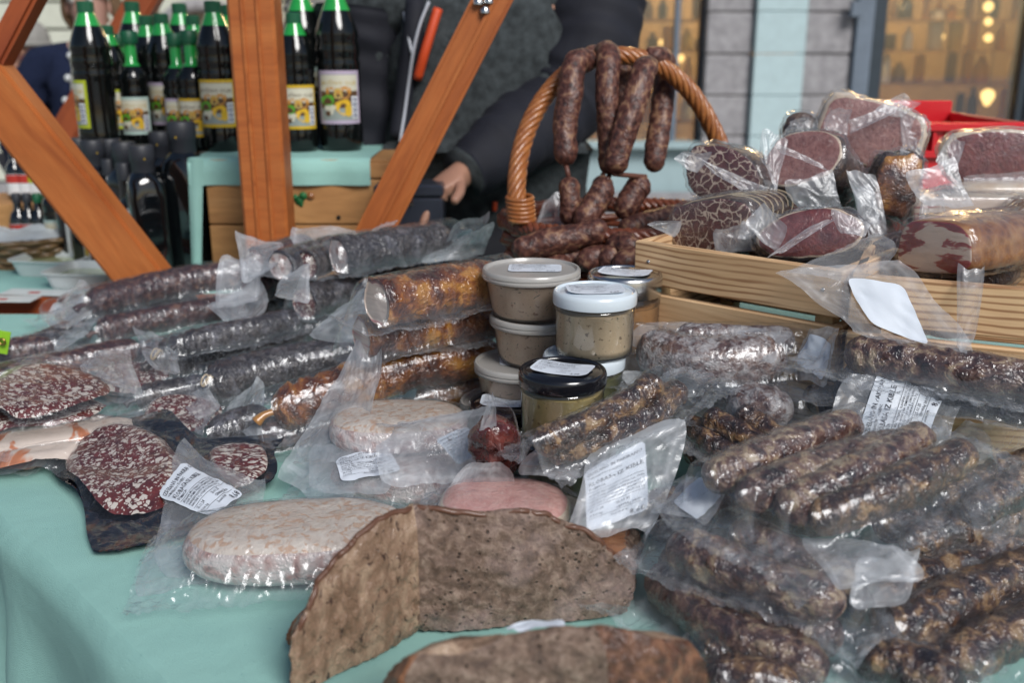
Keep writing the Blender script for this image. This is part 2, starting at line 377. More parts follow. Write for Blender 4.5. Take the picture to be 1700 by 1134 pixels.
# ------------------------------------------------------------------ meat shapes
def sausage(name, pts, r, mats, parent, lump=.06, seed=1, cut=(False, False), n=56, m=26, knot=False, lf=1.0, sq=1.0, lab=None):
    n = max(n, 84); m = max(m, 30)
    """a stuffed skin along pts; ends rounded or cut flat (second material on the cut)"""
    C = catmull(pts, n); L = np.linalg.norm(np.diff(C, axis=0), axis=1).sum()
    # resample with closer rings at the ends
    s = np.linspace(0, 1, n); e = r / L
    s2 = smooth01(s) * .35 + s * .65
    idx = s2 * (n - 1); i0 = np.clip(idx.astype(int), 0, n - 2); fr = (idx - i0)[:, None]; C = C[i0] * (1 - fr) + C[i0 + 1] * fr
    d = s2 * L; prof = np.ones(n)
    for k, dd in ((0, d), (1, L - d)):
        q = np.clip(dd / (r * (.22 if cut[k] else 1.15)), 0, 1); base = (.88 if cut[k] else 0.0)
        prof = np.minimum(prof, base + (1 - base) * np.sqrt(np.clip(1 - (1 - q) ** 2, 0, 1)))
    T, Nn, B = frames(C); th = np.arange(m) / m * 2 * math.pi
    u = np.stack([np.repeat(d[:, None], m, 1), np.cos(th)[None] * r + d[:, None] * 0, np.sin(th)[None] * r + d[:, None] * 0], -1)
    lm = 1 + lump * (.9 * sn(u, 330 * lf, seed) + .55 * sn(u, 700 * lf, seed + 5) + .6 * sn(u, 110, seed + 8)) + .04 * sn(u[..., :1], 60, seed + 2)
    rr = r * prof[:, None] * lm
    V = C[:, None, :] + rr[..., None] * (np.cos(th)[None, :, None] * Nn[:, None, :] + sq * np.sin(th)[None, :, None] * B[:, None, :])
    lc = u.copy(); lc[..., 1] *= prof[:, None]; lc[..., 2] *= prof[:, None]
    V = V.reshape(-1, 3); lc = lc.reshape(-1, 3)
    F = [f[::-1] for f in grid_faces(n, m, False, True).tolist()]; mi = [0] * len(F)
    for k, (base, ring) in enumerate(((0, C[0]), ((n - 1) * m, C[-1]))):
        idx = len(V)
        if cut[k]:   # inner rings for a face with its own relief
            c = V[base:base + m].mean(0); g = [base + j for j in range(m)]
            for fsc in (.8, .5, .2):
                nv = c + (V[base:base + m] - c) * fsc + T[0 if k == 0 else -1] * (-1 if k == 0 else 1) * r * .03 * (1 - fsc)
                lcn = lc[base:base + m] * np.array([1, fsc, fsc]); s0 = len(V); V = np.vstack([V, nv]); lc = np.vstack([lc, lcn])
                h = [s0 + j for j in range(m)]
                for j in range(m):
                    q = [g[j], g[(j + 1) % m], h[(j + 1) % m], h[j]]; F.append(q if k == 0 else q[::-1]); mi.append(1)
                g = h
            F.append(g if k == 0 else g[::-1]); mi.append(1)
        else:
            g = [base + j for j in range(m)]; F.append(g if k == 0 else g[::-1]); mi.append(0)
    if not isinstance(mats, (list, tuple)): mats = [mats]
    if len(mats) == 1: mi = [0] * len(F)
    o = addmesh(name, V, F, list(mats), parent, mi=mi, lc=lc)
    if lab: o['label'] = lab
    if knot:
        for k in (0, 1):
            if cut[k]: continue
            p = C[0] if k == 0 else C[-1]; t = -T[0] if k == 0 else T[-1]
            tube('tied_end', [p - t * r * .15, p + t * r * .35, p + t * r * .7 + np.array([0, 0, -r * .2])], r * .22, mats[0], o, 8, 7, rfun=lambda s: .6 + .8 * (s - .4) ** 2 + .35 * s)
    return o

# ------------------------------------------------------------------ materials
M_cloth = None
def mk_cloth():
    k = N('teal_cloth'); v = k.vec('obj', rnd=False); a = k.noise(v, 3.5, 4, .6, .3)
    c = k.ramp(a, [(.3, (.28, .52, .47)), (.7, (.34, .60, .54))])
    sp = k.ramp(k.noise(v, 120, 2), [(.70, 0.0), (.76, .5)]); c = k.mix(sp, c, (.16, .36, .36))
    h = k.math('ADD', k.noise(v, 900, 2), k.math('MULTIPLY', k.noise(v, 11, 3, .5, .3), 5)); return k.fin(c, .75, k.bump(h, .45, .0022), spec=.3)
M_cloth = mk_cloth()
M_orange = woodmat('orange_stained_wood', (.34, .085, .018), (.46, .13, .028), (.52, .165, .04), bands=26, rough=.5, burn=.25)
M_redwood = woodmat('red_brown_stained_wood', (.26, .05, .015), (.34, .075, .02), (.40, .09, .025), bands=26, rough=.5, burn=.2)
M_boxwood = woodmat('planed_box_wood', (.36, .17, .06), (.50, .25, .09), (.56, .30, .12), bands=30, rough=.6, burn=.3)
def mk_crate():
    k = N('scorched_pine'); v = k.vec('lc'); v1 = k.warp(v, 2.2, .05); mp = k.n('Mapping'); mp.inputs['Scale'].default_value = (.10, 1, 1.0); k.l(v1, mp.inputs[0])
    w = k.n('TexWave'); w.bands_direction = 'Z'; w.inputs['Scale'].default_value = 42; w.inputs['Distortion'].default_value = 5; w.inputs['Detail'].default_value = 3; w.inputs['Detail Scale'].default_value = 1.2
    k.l(mp.outputs[0], w.inputs[0])
    patch = k.ramp(k.noise(v, 5, 3, .5), [(.34, 0.15), (.52, 1.0)])
    wf = k.math('MULTIPLY', k.ramp(w.outputs['Fac'], [(.5, 0.0), (1.0, .75)]), patch)
    c = k.ramp(k.noise(mp.outputs[0], 60, 4, .6), [(.3, (.66, .41, .21)), (.7, (.82, .56, .32))])
    c = k.mix(wf, c, (.22, .075, .02)); fine = k.noise(mp.outputs[0], 300, 3)
    return k.fin(c, .6, k.bump(fine, .3, .0008))
M_pine = mk_crate()
M_pine_end = plain('sawn_pine_end', (.56, .37, .18), .7, bscale=300)
M_film = film('clear_vacuum_film', base_haze=.008, haze_gain=.26, gloss=.045, bscale=80, bstr=.55)
M_flap = film('milky_vacuum_film', base_haze=.17, haze_gain=.46, tint=(.93, .96, 1.0), gloss=.05, rough=.26, bscale=45, bstr=.55)
M_black_film = plain('black_vacuum_film', (.003, .0035, .006), .14, coat=.4, coatr=.08, bscale=40, bstr=.5)
M_paper = plain('label_paper', (.72, .77, .84), .55, coat=.15, bscale=30, bstr=.15, var=.03)
M_ink = plain('label_ink', (.045, .045, .06), .6)
M_string = plain('butcher_string', (.50, .40, .27), .8)
dk = (.018, .012, .012)
M_darkskin = flesh('dark_purple_salami_skin', [(.25, (.012, .008, .011)), (.5, (.035, .017, .021)), (.68, (.07, .03, .03)), (.85, (.15, .08, .06))], 70, .02, .8, 55, .006, speck=((.30, .17, .11), 40, .67))
M_greyskin = flesh('grey_mould_salami_skin', [(.25, (.010, .009, .012)), (.55, (.030, .026, .030)), (.85, (.09, .08, .08))], 80, .02, .9, 70, .006, mould=((.24, .24, .28), 28, .50, .5), speck=((.02, .012, .012), 40, .60))
M_mould = flesh('white_bloomed_sausage_skin', [(.25, (.035, .018, .016)), (.55, (.09, .045, .04)), (.85, (.2, .12, .09))], 80, .02, .8, 60, .005, mould=((.42, .40, .40), 40, .44, .85), rough=.5)
M_amber = flesh('amber_smoked_meat', [(.36, (.02, .008, .006)), (.48, (.08, .022, .010)), (.56, (.22, .07, .018)), (.64, (.44, .19, .035)), (.80, (.45, .26, .08))], 22, .06, .9, 42, .008, rough=.3, coat=.9, cell=.15)
M_fleck = flesh('brown_sausage_with_yellow_fat', [(.40, (.012, .006, .006)), (.525, (.040, .019, .015)), (.605, (.10, .050, .030)), (.675, (.26, .15, .07)), (.80, (.40, .28, .16))], 60, .04, .9, 50, .008, rough=.32, coat=.7, cell=.22)
M_fleck2 = flesh('purple_sausage_with_pale_fat', [(.39, (.017, .009, .009)), (.515, (.066, .030, .025)), (.595, (.145, .078, .058)), (.67, (.31, .22, .14)), (.79, (.46, .37, .26))], 60, .04, .8, 50, .007, rough=.32, coat=.7, cell=.22)
M_hang = flesh('reddish_brown_dry_sausage_skin', [(.3, (.022, .009, .008)), (.52, (.075, .026, .019)), (.66, (.13, .050, .035)), (.80, (.26, .14, .08))], 60, .02, .7, 40, .006, rough=.50, coat=.08, coatr=.3)
M_pale = flesh('pale_floury_salami_rind', [(.2, (.42, .33, .28)), (.45, (.58, .49, .42)), (.8, (.66, .59, .52))], 60, .03, .6, 60, .004, rough=.4, coat=.6, speck=((.54, .37, .27), 60, .54))
M_paleside = flesh('speckled_pink_salami_side', [(.25, (.22, .10, .085)), (.45, (.42, .27, .24)), (.62, (.56, .48, .46)), (.85, (.6, .55, .52))], 50, .03, .8, 60, .006, rough=.35, coat=.8)
M_tip = flesh('dark_red_dried_meat', [(.3, (.03, .006, .006)), (.55, (.09, .016, .014)), (.75, (.17, .04, .03)), (.9, (.28, .12, .09))], 40, .03, .9, 45, .006, rough=.25, coat=1)
def salami(name, r1, r2, fatc, scale, amt):
    """lean meat with separate fat pieces of uneven size and shape"""
    k = N(name); v = k.vec('lc'); vw = k.warp(v, scale * .8, 1.3 / scale)
    mp = k.n('Mapping'); mp.inputs['Scale'].default_value = (1, .72, 1); mp.inputs['Rotation'].default_value = (0, 0, .5); k.l(vw, mp.inputs[0])
    fs = []
    for sc, am in ((scale, amt), (scale * 2.1, amt * .8)):
        nd = k.n('TexVoronoi'); nd.inputs['Scale'].default_value = sc; k.l(mp.outputs[0], nd.inputs['Vector'])
        rnd = k.n('SeparateColor'); k.l(nd.outputs['Color'], rnd.inputs[0])
        th = k.math('MULTIPLY', rnd.outputs[0], am); fs.append(k.math('SUBTRACT', th, nd.outputs['Distance']))
    f = k.ramp(k.math('MAXIMUM', fs[0], fs[1]), [(0.0, 0.0), (.05, 1.0)])
    c = k.ramp(k.noise(vw, scale * .5, 6, .7), [(.35, r1), (.65, r2)]); c = k.mix(f, c, fatc)
    return k.fin(c, .32, k.bump(k.math('ADD', k.math('MULTIPLY', f, .5), k.noise(vw, scale * 2, 3)), .5, .0012), .7)
M_cutsal = salami('cut_salami_face', (.07, .012, .012), (.20, .04, .035), (.62, .53, .46), 170, .62)
def marbled(name, red, fat, scale, width, edge=None, warp=.05):
    k = N(name); v = k.vec('lc'); vw = k.warp(v, scale * .5, warp); vw = k.warp(vw, scale * 2, warp * .25)
    d = k.voro(vw, scale, 'DISTANCE_TO_EDGE'); d2 = k.voro(vw, scale * 2.6, 'DISTANCE_TO_EDGE')
    d = k.math('SUBTRACT', d, k.math('MULTIPLY', k.math('SUBTRACT', k.noise(v, scale * .8, 3), .47), width * 9)); f = k.ramp(d, [(max(.001, width * .6), 1.0), (width * 2.0, 0.0)]); f2 = k.ramp(d2, [(width * .5, .7), (width * 1.4, 0.0)])
    f2 = k.math('MULTIPLY', f2, k.ramp(k.noise(v, scale * .7, 2), [(.45, 0.0), (.6, 1.0)]))
    r = k.ramp(k.noise(vw, scale * 2, 4), [(.3, tuple(x * .6 for x in red)), (.7, tuple(x * 1.4 for x in red))])
    c = k.mix(k.math('MAXIMUM', f, f2), r, fat)
    return k.fin(c, .4, k.bump(k.noise(vw, scale * 6, 3), .3, .002), .6)
M_coppa = marbled('marbled_neck_meat', (.10, .022, .022), (.60, .46, .36), 78, .030, warp=.02)
M_slices = salami('fanned_salami_slices', (.06, .010, .010), (.17, .03, .026), (.62, .56, .50), 190, .66)
def loin(name, c1, c2, sp=None):
    k = N(name); v = k.vec('lc'); vw = k.warp(v, 30, .02); a = k.noise(vw, 75, 7, .75, .6)
    c = k.ramp(a, [(.36, c1), (.64, c2)])
    w = k.ramp(k.noise(vw, 130, 5, .7), [(.56, 0.0), (.70, .6)]); c = k.mix(w, c, sp or (.5, .36, .34))
    rim = k.n('Attribute', attribute_name='haze').outputs['Fac']; rn = k.math('ADD', rim, k.math('MULTIPLY', k.math('SUBTRACT', k.noise(v, 30, 3), .5), .35))
    c = k.mix(k.ramp(rn, [(.90, 0.0), (.95, .9)]), c, (.60, .48, .36)); c = k.mix(k.ramp(rn, [(1.0, 0.0), (1.05, .85)]), c, (.10, .05, .035))
    return k.fin(c, .42, k.bump(k.noise(vw, 240, 4), .6, .002), .5)
M_hamface = loin('dusky_pink_ham_face', (.20, .07, .06), (.42, .21, .18), (.54, .40, .36))
M_redloin = loin('dark_red_cured_loin', (.09, .013, .014), (.22, .05, .045), (.34, .17, .15))
M_pinkham = loin('pink_cooked_ham', (.58, .28, .25), (.70, .42, .37), (.72, .55, .48))
M_fat = flesh('cream_fat', [(.3, (.56, .42, .30)), (.6, (.66, .55, .44)), (.85, (.70, .62, .53))], 30, .03, .3, 40, .003, rough=.35, coat=.6)
M_rind = flesh('brown_smoked_rind', [(.3, (.15, .05, .015)), (.55, (.26, .10, .03)), (.8, (.36, .17, .06))], 40, .02, .4, 40, .003, rough=.35, coat=.7)
M_crust = flesh('dark_dry_crust', [(.25, (.012, .009, .009)), (.55, (.045, .022, .018)), (.85, (.14, .08, .05))], 60, .02, .9, 60, .006, mould=((.30, .26, .24), 34, .56, .7), rough=.4, coat=.5)
def bacon(name, fatc, redc, dirv, scale, thr=.5):
    k = N(name); v = k.vec('lc', (1, dirv[0], dirv[1])); vw = k.warp(v, 14, .035)
    a = k.noise(vw, scale, 3, .5, .3); c = k.ramp(a, [(thr - .08, redc), (thr - .02, tuple(x * 1.5 for x in redc)), (thr + .02, fatc), (thr + .25, tuple(min(.8, x * 1.1) for x in fatc))])
    return k.fin(c, .35, k.bump(k.noise(vw, 90, 4), .4, .002), .7)
M_bacon = bacon('streaky_bacon_face', (.62, .47, .38), (.22, .035, .035), (.5, 1.6), 52, .50)
M_bacon2 = bacon('pale_layered_bacon_face', (.60, .48, .40), (.30, .13, .12), (.1, 2.2), 42, .44)
M_speck = bacon('white_fat_slab', (.66, .55, .47), (.36, .13, .06), (.3, 1.5), 34, .44)
def mk_bread():
    k = N('brown_crumb'); v = k.vec('obj', rnd=False); vw = k.warp(v, 20, .01)
    a = k.noise(vw, 110, 8, .72, .3); c = k.ramp(a, [(.32, (.06, .034, .024)), (.5, (.19, .12, .085)), (.66, (.36, .26, .20))])
    h = k.ramp(k.voro(vw, 170, 'F1'), [(.10, 1.0), (.28, 0.0)]); hm = k.math('MULTIPLY', h, k.ramp(k.noise(v, 60, 2), [(.42, 0.0), (.52, 1.0)])); c = k.mix(hm, c, (.035, .02, .012))
    bl = k.ramp(k.noise(vw, 9, 4, .6), [(.50, 0.0), (.70, .6)]); c = k.mix(bl, c, (.50, .38, .37))
    return k.fin(c, .5, k.bump(k.math('SUBTRACT', a, k.math('MULTIPLY', hm, .5)), .8, .004), .35, .25)
M_crumb = mk_bread()
M_crumb2 = flesh('tan_crumb', [(.35, (.14, .08, .045)), (.55, (.25, .155, .10)), (.75, (.40, .28, .19))], 60, .04, .8, 90, .005, rough=.55, coat=.25, speck=((.06, .03, .02), 70, .62), stretch=(1, 1, .5), cell=.2)
M_crustrim = flesh('dark_baked_crust', [(.3, (.04, .018, .012)), (.6, (.11, .045, .025)), (.85, (.24, .11, .06))], 60, .02, .7, 70, .005, rough=.5, coat=.3)
M_breadcrust = flesh('reddish_brown_crust', [(.3, (.12, .045, .02)), (.6, (.24, .10, .045)), (.85, (.33, .17, .09))], 30, .02, .5, 60, .004, rough=.5, coat=.4)
def pate(name, c1, c2, sp1, sp2, coat=.8):
    k = N(name); v = k.vec('obj'); a = k.noise(v, 60, 6, .7); c = k.ramp(a, [(.3, c1), (.7, c2)])
    s1 = k.ramp(k.noise(v, 170, 2, .5), [(.64, 0.0), (.70, .8)]); c = k.mix(s1, c, sp1)
    s2 = k.ramp(k.noise(k.warp(v, 5, .3), 230, 2, .5), [(.67, 0.0), (.72, .8)]); c = k.mix(s2, c, sp2)
    return k.fin(c, .35, k.bump(k.noise(v, 60, 4), .25, .002), coat, .06)
M_tubpate = pate('speckled_pink_spread', (.76, .53, .38), (.90, .70, .53), (.32, .12, .06), (.06, .07, .03), .5)
M_jarpate = pate('beige_spread_behind_glass', (.74, .56, .36), (.84, .67, .46), (.20, .12, .06), (.07, .07, .03), 1)
M_jaryel = pate('yellow_spread_behind_glass', (.66, .51, .19), (.76, .60, .27), (.30, .20, .07), (.09, .10, .03), 1)
M_jarorange = pate('orange_spread_behind_glass', (.56, .27, .10), (.64, .34, .14), (.3, .12, .04), (.2, .1, .04), 1)
M_jargreen = pate('green_relish_behind_glass', (.13, .14, .05), (.20, .20, .08), (.06, .08, .02), (.3, .3, .12), 1)
M_whitelid = plain('white_lacquered_lid', (.66, .74, .80), .25, coat=.5, var=.02)
M_blacklid = plain('black_lacquered_lid', (.008, .008, .011), .18, coat=.5, var=.1)
M_metal = plain('tinned_metal', (.62, .62, .62), .22, metal=1, var=.05)
M_glass = N('clear_glass'); M_glass.t.nodes.remove(M_glass.b)
def thin(name, tint, haze, gloss, rough, hcol=(.8, .82, .84)):
    k = N(name); di = k.n('BsdfDiffuse'); di.inputs[0].default_value = (*hcol, 1); tr = k.n('BsdfTransparent'); tr.inputs[0].default_value = (*tint, 1)
    gl = k.n('BsdfGlossy'); gl.inputs['Roughness'].default_value = rough; m = k.n('MixShader'); m.inputs[0].default_value = haze; k.l(tr.outputs[0], m.inputs[1]); k.l(di.outputs[0], m.inputs[2])
    lw = k.n('LayerWeight'); lw.inputs['Blend'].default_value = .3; gf = k.math('ADD', k.math('MULTIPLY', lw.outputs['Fresnel'], .8), gloss)
    m2 = k.n('MixShader'); k.l(gf, m2.inputs[0]); k.l(m.outputs[0], m2.inputs[1]); k.l(gl.outputs[0], m2.inputs[2]); k.l(m2.outputs[0], k.out.inputs[0]); k.t.nodes.remove(k.b); return k.m
bpy.data.materials.remove(M_glass.m)
M_glass = thin('clear_glass', (.98, .98, .965), .02, .05, .03)
M_pane = thin('shop_window_glass', (.85, .87, .87), .03, .10, .02)
M_lidfrost = thin('frosted_lid_plastic', (.95, .94, .92), .42, .05, .25, (.90, .87, .82))
M_frost = thin('frosted_plastic', (.975, .97, .96), .06, .03, .2, (.8, .77, .72))
M_greenpet = N('green_bottle_plastic'); M_greenpet = M_greenpet.fin((.02, .33, .06), .12, None, .8, .05, sss=0)
M_liquid = plain('dark_liquid_in_bottle', (.004, .005, .005), .08, coat=.2, coatr=.04, bscale=30, bstr=.3)
M_greencap = plain('green_bottle_cap', (.008, .10, .045), .45, var=.08)
M_blackcap = plain('black_bottle_cap', (.028, .031, .040), .5)
M_blackglass = plain('nearly_black_glass', (.003, .004, .005), .06, coat=1, coatr=.03, var=.05)
FL = {n: plain('print_' + n, c, .45, coat=.2, var=.06) for n, c in dict(yellow=(.62, .40, .02), cream=(.62, .60, .48), lime=(.42, .48, .02), lilac=(.48, .40, .52), mint=(.45, .60, .55), orange=(.55, .24, .03), pumpkin=(.70, .42, .02), green=(.10, .40, .03), brown=(.10, .05, .02), white=(.70, .72, .74), grey=(.28, .32, .30), navy=(.03, .04, .12), red=(.45, .03, .02), gold=(.55, .40, .10), dark=(.02, .03, .015)).items()}
M_stone = plain('grey_building_stone', (.33, .32, .33), .85, bscale=60, bstr=.5, var=.22)
M_pilaster = plain('pale_blue_painted_plaster', (.48, .62, .64), .8, bscale=60, bstr=.2, var=.05)
M_cream = plain('cream_painted_plaster', (.62, .64, .54), .85, bscale=50, bstr=.2, var=.05)
M_beige = plain('beige_window_surround', (.60, .52, .40), .8, var=.06)
M_darkframe = plain('dark_grey_window_frame', (.035, .05, .065), .4)
M_greyframe = plain('blue_grey_frame', (.16, .20, .25), .5)
M_sill = plain('pale_blue_sill_panel', (.36, .48, .50), .7, var=.06)
M_pave = plain('stone_paving', (.25, .24, .23), .85, bscale=40, bstr=.4, var=.2)
M_shelf = plain('shop_shelf', (.28, .16, .08), .6)
M_shopback = plain('dim_shop_wall', (.30, .22, .13), .8)
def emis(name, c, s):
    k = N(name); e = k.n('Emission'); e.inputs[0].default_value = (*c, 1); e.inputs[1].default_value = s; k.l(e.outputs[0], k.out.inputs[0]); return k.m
M_lamp = emis('lit_shop_lamp', (1, .60, .20), 3.0)
M_glowwall = emis('glowing_doorway_wall', (1, .66, .30), 1.6)  # no lamp: warm interior light of the doorway, put into its wall as emission
M_redplastic = plain('red_crate_plastic', (.62, .012, .02), .35, coat=.3, var=.06)
def wicker(name, c1, c2):
    k = N(name); v = k.vec('obj'); c = k.ramp(k.noise(v, 60, 4, .6), [(.3, c1), (.7, c2)]); return k.fin(c, .38, k.bump(k.noise(v, 180, 3), .5, .002), .4, .2)
M_wick = wicker('honey_brown_willow', (.24, .07, .018), (.42, .16, .045))
M_wickdark = wicker('red_brown_willow', (.10, .025, .012), (.22, .06, .025))
M_wickgrey = wicker('pale_brown_willow', (.12, .07, .03), (.24, .15, .07))
M_skin = plain('skin', (.42, .22, .15), .5, var=.06)
M_skin2 = plain('fair_skin', (.46, .26, .20), .5, var=.06)
M_lip = plain('lips', (.35, .10, .09), .4); M_eyew = plain('eye_white', (.6, .58, .55), .2); M_eyed = plain('iris', (.03, .02, .02), .2)
M_fleece = plain('charcoal_fleece', (.042, .049, .052), .95, bscale=160, bstr=.9, var=.45, spec=.2)
M_navy = plain('navy_softshell', (.006, .007, .014), .8, bscale=60, bstr=.4)
M_navywool = plain('navy_wool_coat', (.012, .018, .045), .95, bscale=200, bstr=.4, spec=.2)
M_puffer = plain('black_padded_nylon', (.012, .014, .018), .35, bscale=30, bstr=.6)
M_trouser = plain('dark_trousers', (.012, .013, .018), .9)
M_knit = plain('cream_knit', (.52, .50, .44), .95, bscale=160, bstr=.5, spec=.2)
M_beanie = plain('grey_beige_knit', (.28, .27, .25), .95, bscale=160, bstr=.6, spec=.2)
M_hair = plain('light_brown_hair', (.14, .08, .04), .5, bscale=120, bstr=.6)
M_hair2 = plain('dark_hair', (.02, .015, .012), .5, bscale=120, bstr=.6)
M_silver = plain('silver_reflective_tape', (.45, .47, .52), .4)
M_zip = plain('orange_zip_tape', (.62, .07, .015), .5)
M_button = plain('pearl_button', (.6, .62, .62), .2, coat=.8)
M_pink = plain('pink_scarf', (.55, .25, .28), .9)
M_traywhite = plain('white_plastic_tray', (.62, .66, .66), .4, coat=.2, var=.03)
M_oil = plain('pale_green_dip', (.45, .52, .28), .12, coat=.6)
M_cashbox = plain('dark_blue_grey_box', (.03, .035, .05), .35, coat=.3)
M_limetag = plain('lime_green_card', (.25, .50, .02), .5)
M_brass = plain('brass_eyelet', (.5, .3, .1), .3, metal=1)
M_greenpaint = plain('green_paint', (.01, .12, .03), .6)
M_void = plain('dark_socket', (.01, .008, .006), .9)

# ------------------------------------------------------------------ ground and tables
def struct(name, V, F, mat, **kw):
    o = addmesh(name, V, F, mat, None, False, **kw); o['kind'] = 'structure'; return o
struct('ground', [(-60, -40, GROUND), (60, -40, GROUND), (60, 60, GROUND), (-60, 60, GROUND)], [[0, 1, 2, 3]], M_pave)
for i in range(12):          # paving slabs by the shop front
    for j in range(4):
        bevbox('paving_slab', (-6.6 + i * 1.2, 3.4 + j * 1.0, GROUND + .004), (.594, .494, .012), M_pave, None, None, .004)
        bpy.context.scene.collection.objects[-1]['kind'] = 'structure'
A_, B_ = (.75, -.44), (-1.25, 1.70)
def tablecloth(root):
    """cloth with a rounded edge over the table and folds in the drop"""
    pts = [(A_[0], A_[1]), (B_[0], B_[1]), (-.215, 1.70), (-.215, 1.95), (2.2, 1.95), (2.2, -.44)]
    V = [(x, y, 0) for x, y in pts]
    top = addmesh('cloth_top', V, [[5, 4, 3, 2, 1, 0][::-1][::-1]], M_cloth, root, False)
    # densify near part for creases
    a = np.array(A_); b = np.array(B_); d = (b - a) / np.linalg.norm(b - a); nrm = np.array([-d[1], d[0]]); nrm = -nrm if nrm @ np.array([-1, -1]) < 0 else nrm
    ns, nd = 160, 40; s = np.linspace(0, np.linalg.norm(b - a), ns); q = np.linspace(0, 1, nd)
    S, Q = np.meshgrid(s, q, indexing='ij'); rad = .012; arc = rad * math.pi / 2; T = Q * .72
    out = np.where(T < arc, rad * np.sin(np.minimum(T, arc) / rad), rad); dz = np.where(T < arc, rad * (1 - np.cos(np.minimum(T, arc) / rad)), rad + T - arc)
    fold = np.clip(T / .35, 0, 1) * (.022 * np.sin(S * 22 + 1.2 * np.sin(S * 7)) + .012 * np.sin(S * 41 + 2)) + .003 * sn(np.stack([S, T], -1), 30, 4) * np.clip(T / .02, 0, 1)
    XY = a + S[..., None] * d + (out + fold)[..., None] * nrm
    addmesh('cloth_drop', np.concatenate([XY, -dz[..., None]], -1).reshape(-1, 3), grid_faces(ns, nd), M_cloth, root)
t = thing('market_table', 'long market table under a pale teal cloth that carries the cured meats', 'table', loc=(0, .6, GROUND))
tablecloth(t)
addmesh('table_board', [(x + (.03 if i < 2 else 0), y + (.03 if i < 2 else 0), z) for z in (-.03, -.004) for i, (x, y) in enumerate([A_, B_, (-.215, 1.69), (-.215, 1.94), (2.19, 1.94), (2.19, -.43)])],
        [[5, 4, 3, 2, 1, 0], [6, 7, 8, 9, 10, 11]] + [[i, (i + 1) % 6, (i + 1) % 6 + 6, i + 6] for i in range(6)], M_boxwood, t, False)
for (x, y) in ((.85, -.3), (-1.0, 1.6), (2.0, -.3), (2.0, 1.85), (.0, 1.85)): bevbox('leg', (x, y, (GROUND - .03) / 2), (.025, .025, -(GROUND + .03) / 2), M_boxwood, t)
t = thing('side_table', 'neighbouring table with teal cloth and brown wooden front rail holding the bottles', 'table', loc=(-1.2, 2.1, GROUND))
TZ = .012
bevbox('table_board', (-1.36, 2.14, -.02), (1.14, .35, .028), M_boxwood, t)
bevbox('cloth_top', (-1.36, 2.15, TZ - .0), (1.143, .345, .003), M_cloth, t, None, .001)
bevbox('front_rail', (-1.36, 1.785, -.028), (1.14, .012, .042), M_redwood, t)
bevbox('end_block', (-.96, 1.765, -.045), (.07, .007, .022), M_orange, t, None, .001)
for (x, y) in ((-2.4, 1.85), (-.3, 1.85), (-2.4, 2.4), (-.3, 2.4)): bevbox('leg', (x, y, (GROUND - .05) / 2), (.025, .025, -(GROUND + .05) / 2), M_boxwood, t)

# ------------------------------------------------------------------ stall frame
def beam(name, a, b, w, d, mat, parent, up=(0, 1, 0), groove=False):
    a, b = Vector(a), Vector(b); x = (b - a).normalized(); y = Vector(up); y = (y - x * y.dot(x)).normalized(); z = x.cross(y)
    bm = bmesh.new(); bmesh.ops.create_cube(bm, size=2); L = (b - a).length / 2
    for v in bm.verts: v.co = Vector((v.co.x * L, v.co.y * d, v.co.z * w))
    bmesh.ops.bevel(bm, geom=[e for e in bm.edges if abs((e.verts[0].co - e.verts[1].co).normalized().x) > .9], offset=.006, segments=2, affect='EDGES')
    V = np.array([v.co[:] for v in bm.verts]); F = [[v.index for v in f.verts] for f in bm.faces]; bm.free()
    o = addmesh(name, V @ np.array([list(x), list(y), list(z)]) + np.array((a + b) / 2), F, mat, parent, False, lc=V + np.array([random.random() * 5, 0, random.random()]))
    return o
t = thing('stall_frame', 'orange stained timber post with two diagonal braces behind the salamis', 'stall frame', loc=(-.40, 1.74, GROUND))
pb = PY(452, 600, 1.74); ptp = PY(421, -60, 1.74)
bevbox('groundsill', (pb.x, 1.74, GROUND + .03), (.05, .05, .03), M_orange, t)
px = PY(436, 200, 1.74).x
bevbox('post', (px, 1.74, (GROUND + 1.3) / 2), (.0385, .033, (1.3 - GROUND) / 2), M_orange, t, [(0, 0, 1), (0, 1, 0), (1, 0, 0)] and None, .005)
for dx in (-.013, .012): bevbox('bead', (px + dx, 1.74 - .0345, .18), (.003, .0025, 1.05), M_orange, t, None, .001)
beam('brace', PY(255, 480, 1.70), PY(-75, 62, 1.70), .043, .025, M_orange, t)
beam('brace', PY(605, 420, 1.70), PY(850, -65, 1.70), .030, .025, M_orange, t)
beam('bead', PY(608, 420, 1.672), PY(853, -65, 1.672), .003, .004, M_orange, t)
beam('brace', PY(-2, 98, 1.70), PY(75, -50, 1.70), .017, .025, M_redwood, t)
for (u, v) in ((795, 8), (806, 22), (812, 6)): 
    p = PY(u, v, 1.70); lathe('bolt', [(.008, 0), (.008, .006), (.005, .010), (0, .010)], M_metal, t, 12, (p.x, p.y - .03, p.z))
t = thing('stall_frame', 'red brown beam of the stall behind, crossing beside the woman in navy', 'stall frame', loc=(PY(100, 250, 2.7).x, 2.7, GROUND))
beam('beam', PY(108, 225, 2.7), PY(262, -40, 2.7), .035, .03, M_redwood, t)
beam('post', (PY(60, 300, 2.75).x, 2.75, GROUND), (PY(60, 300, 2.75).x, 2.75, .25), .03, .03, M_redwood, t)

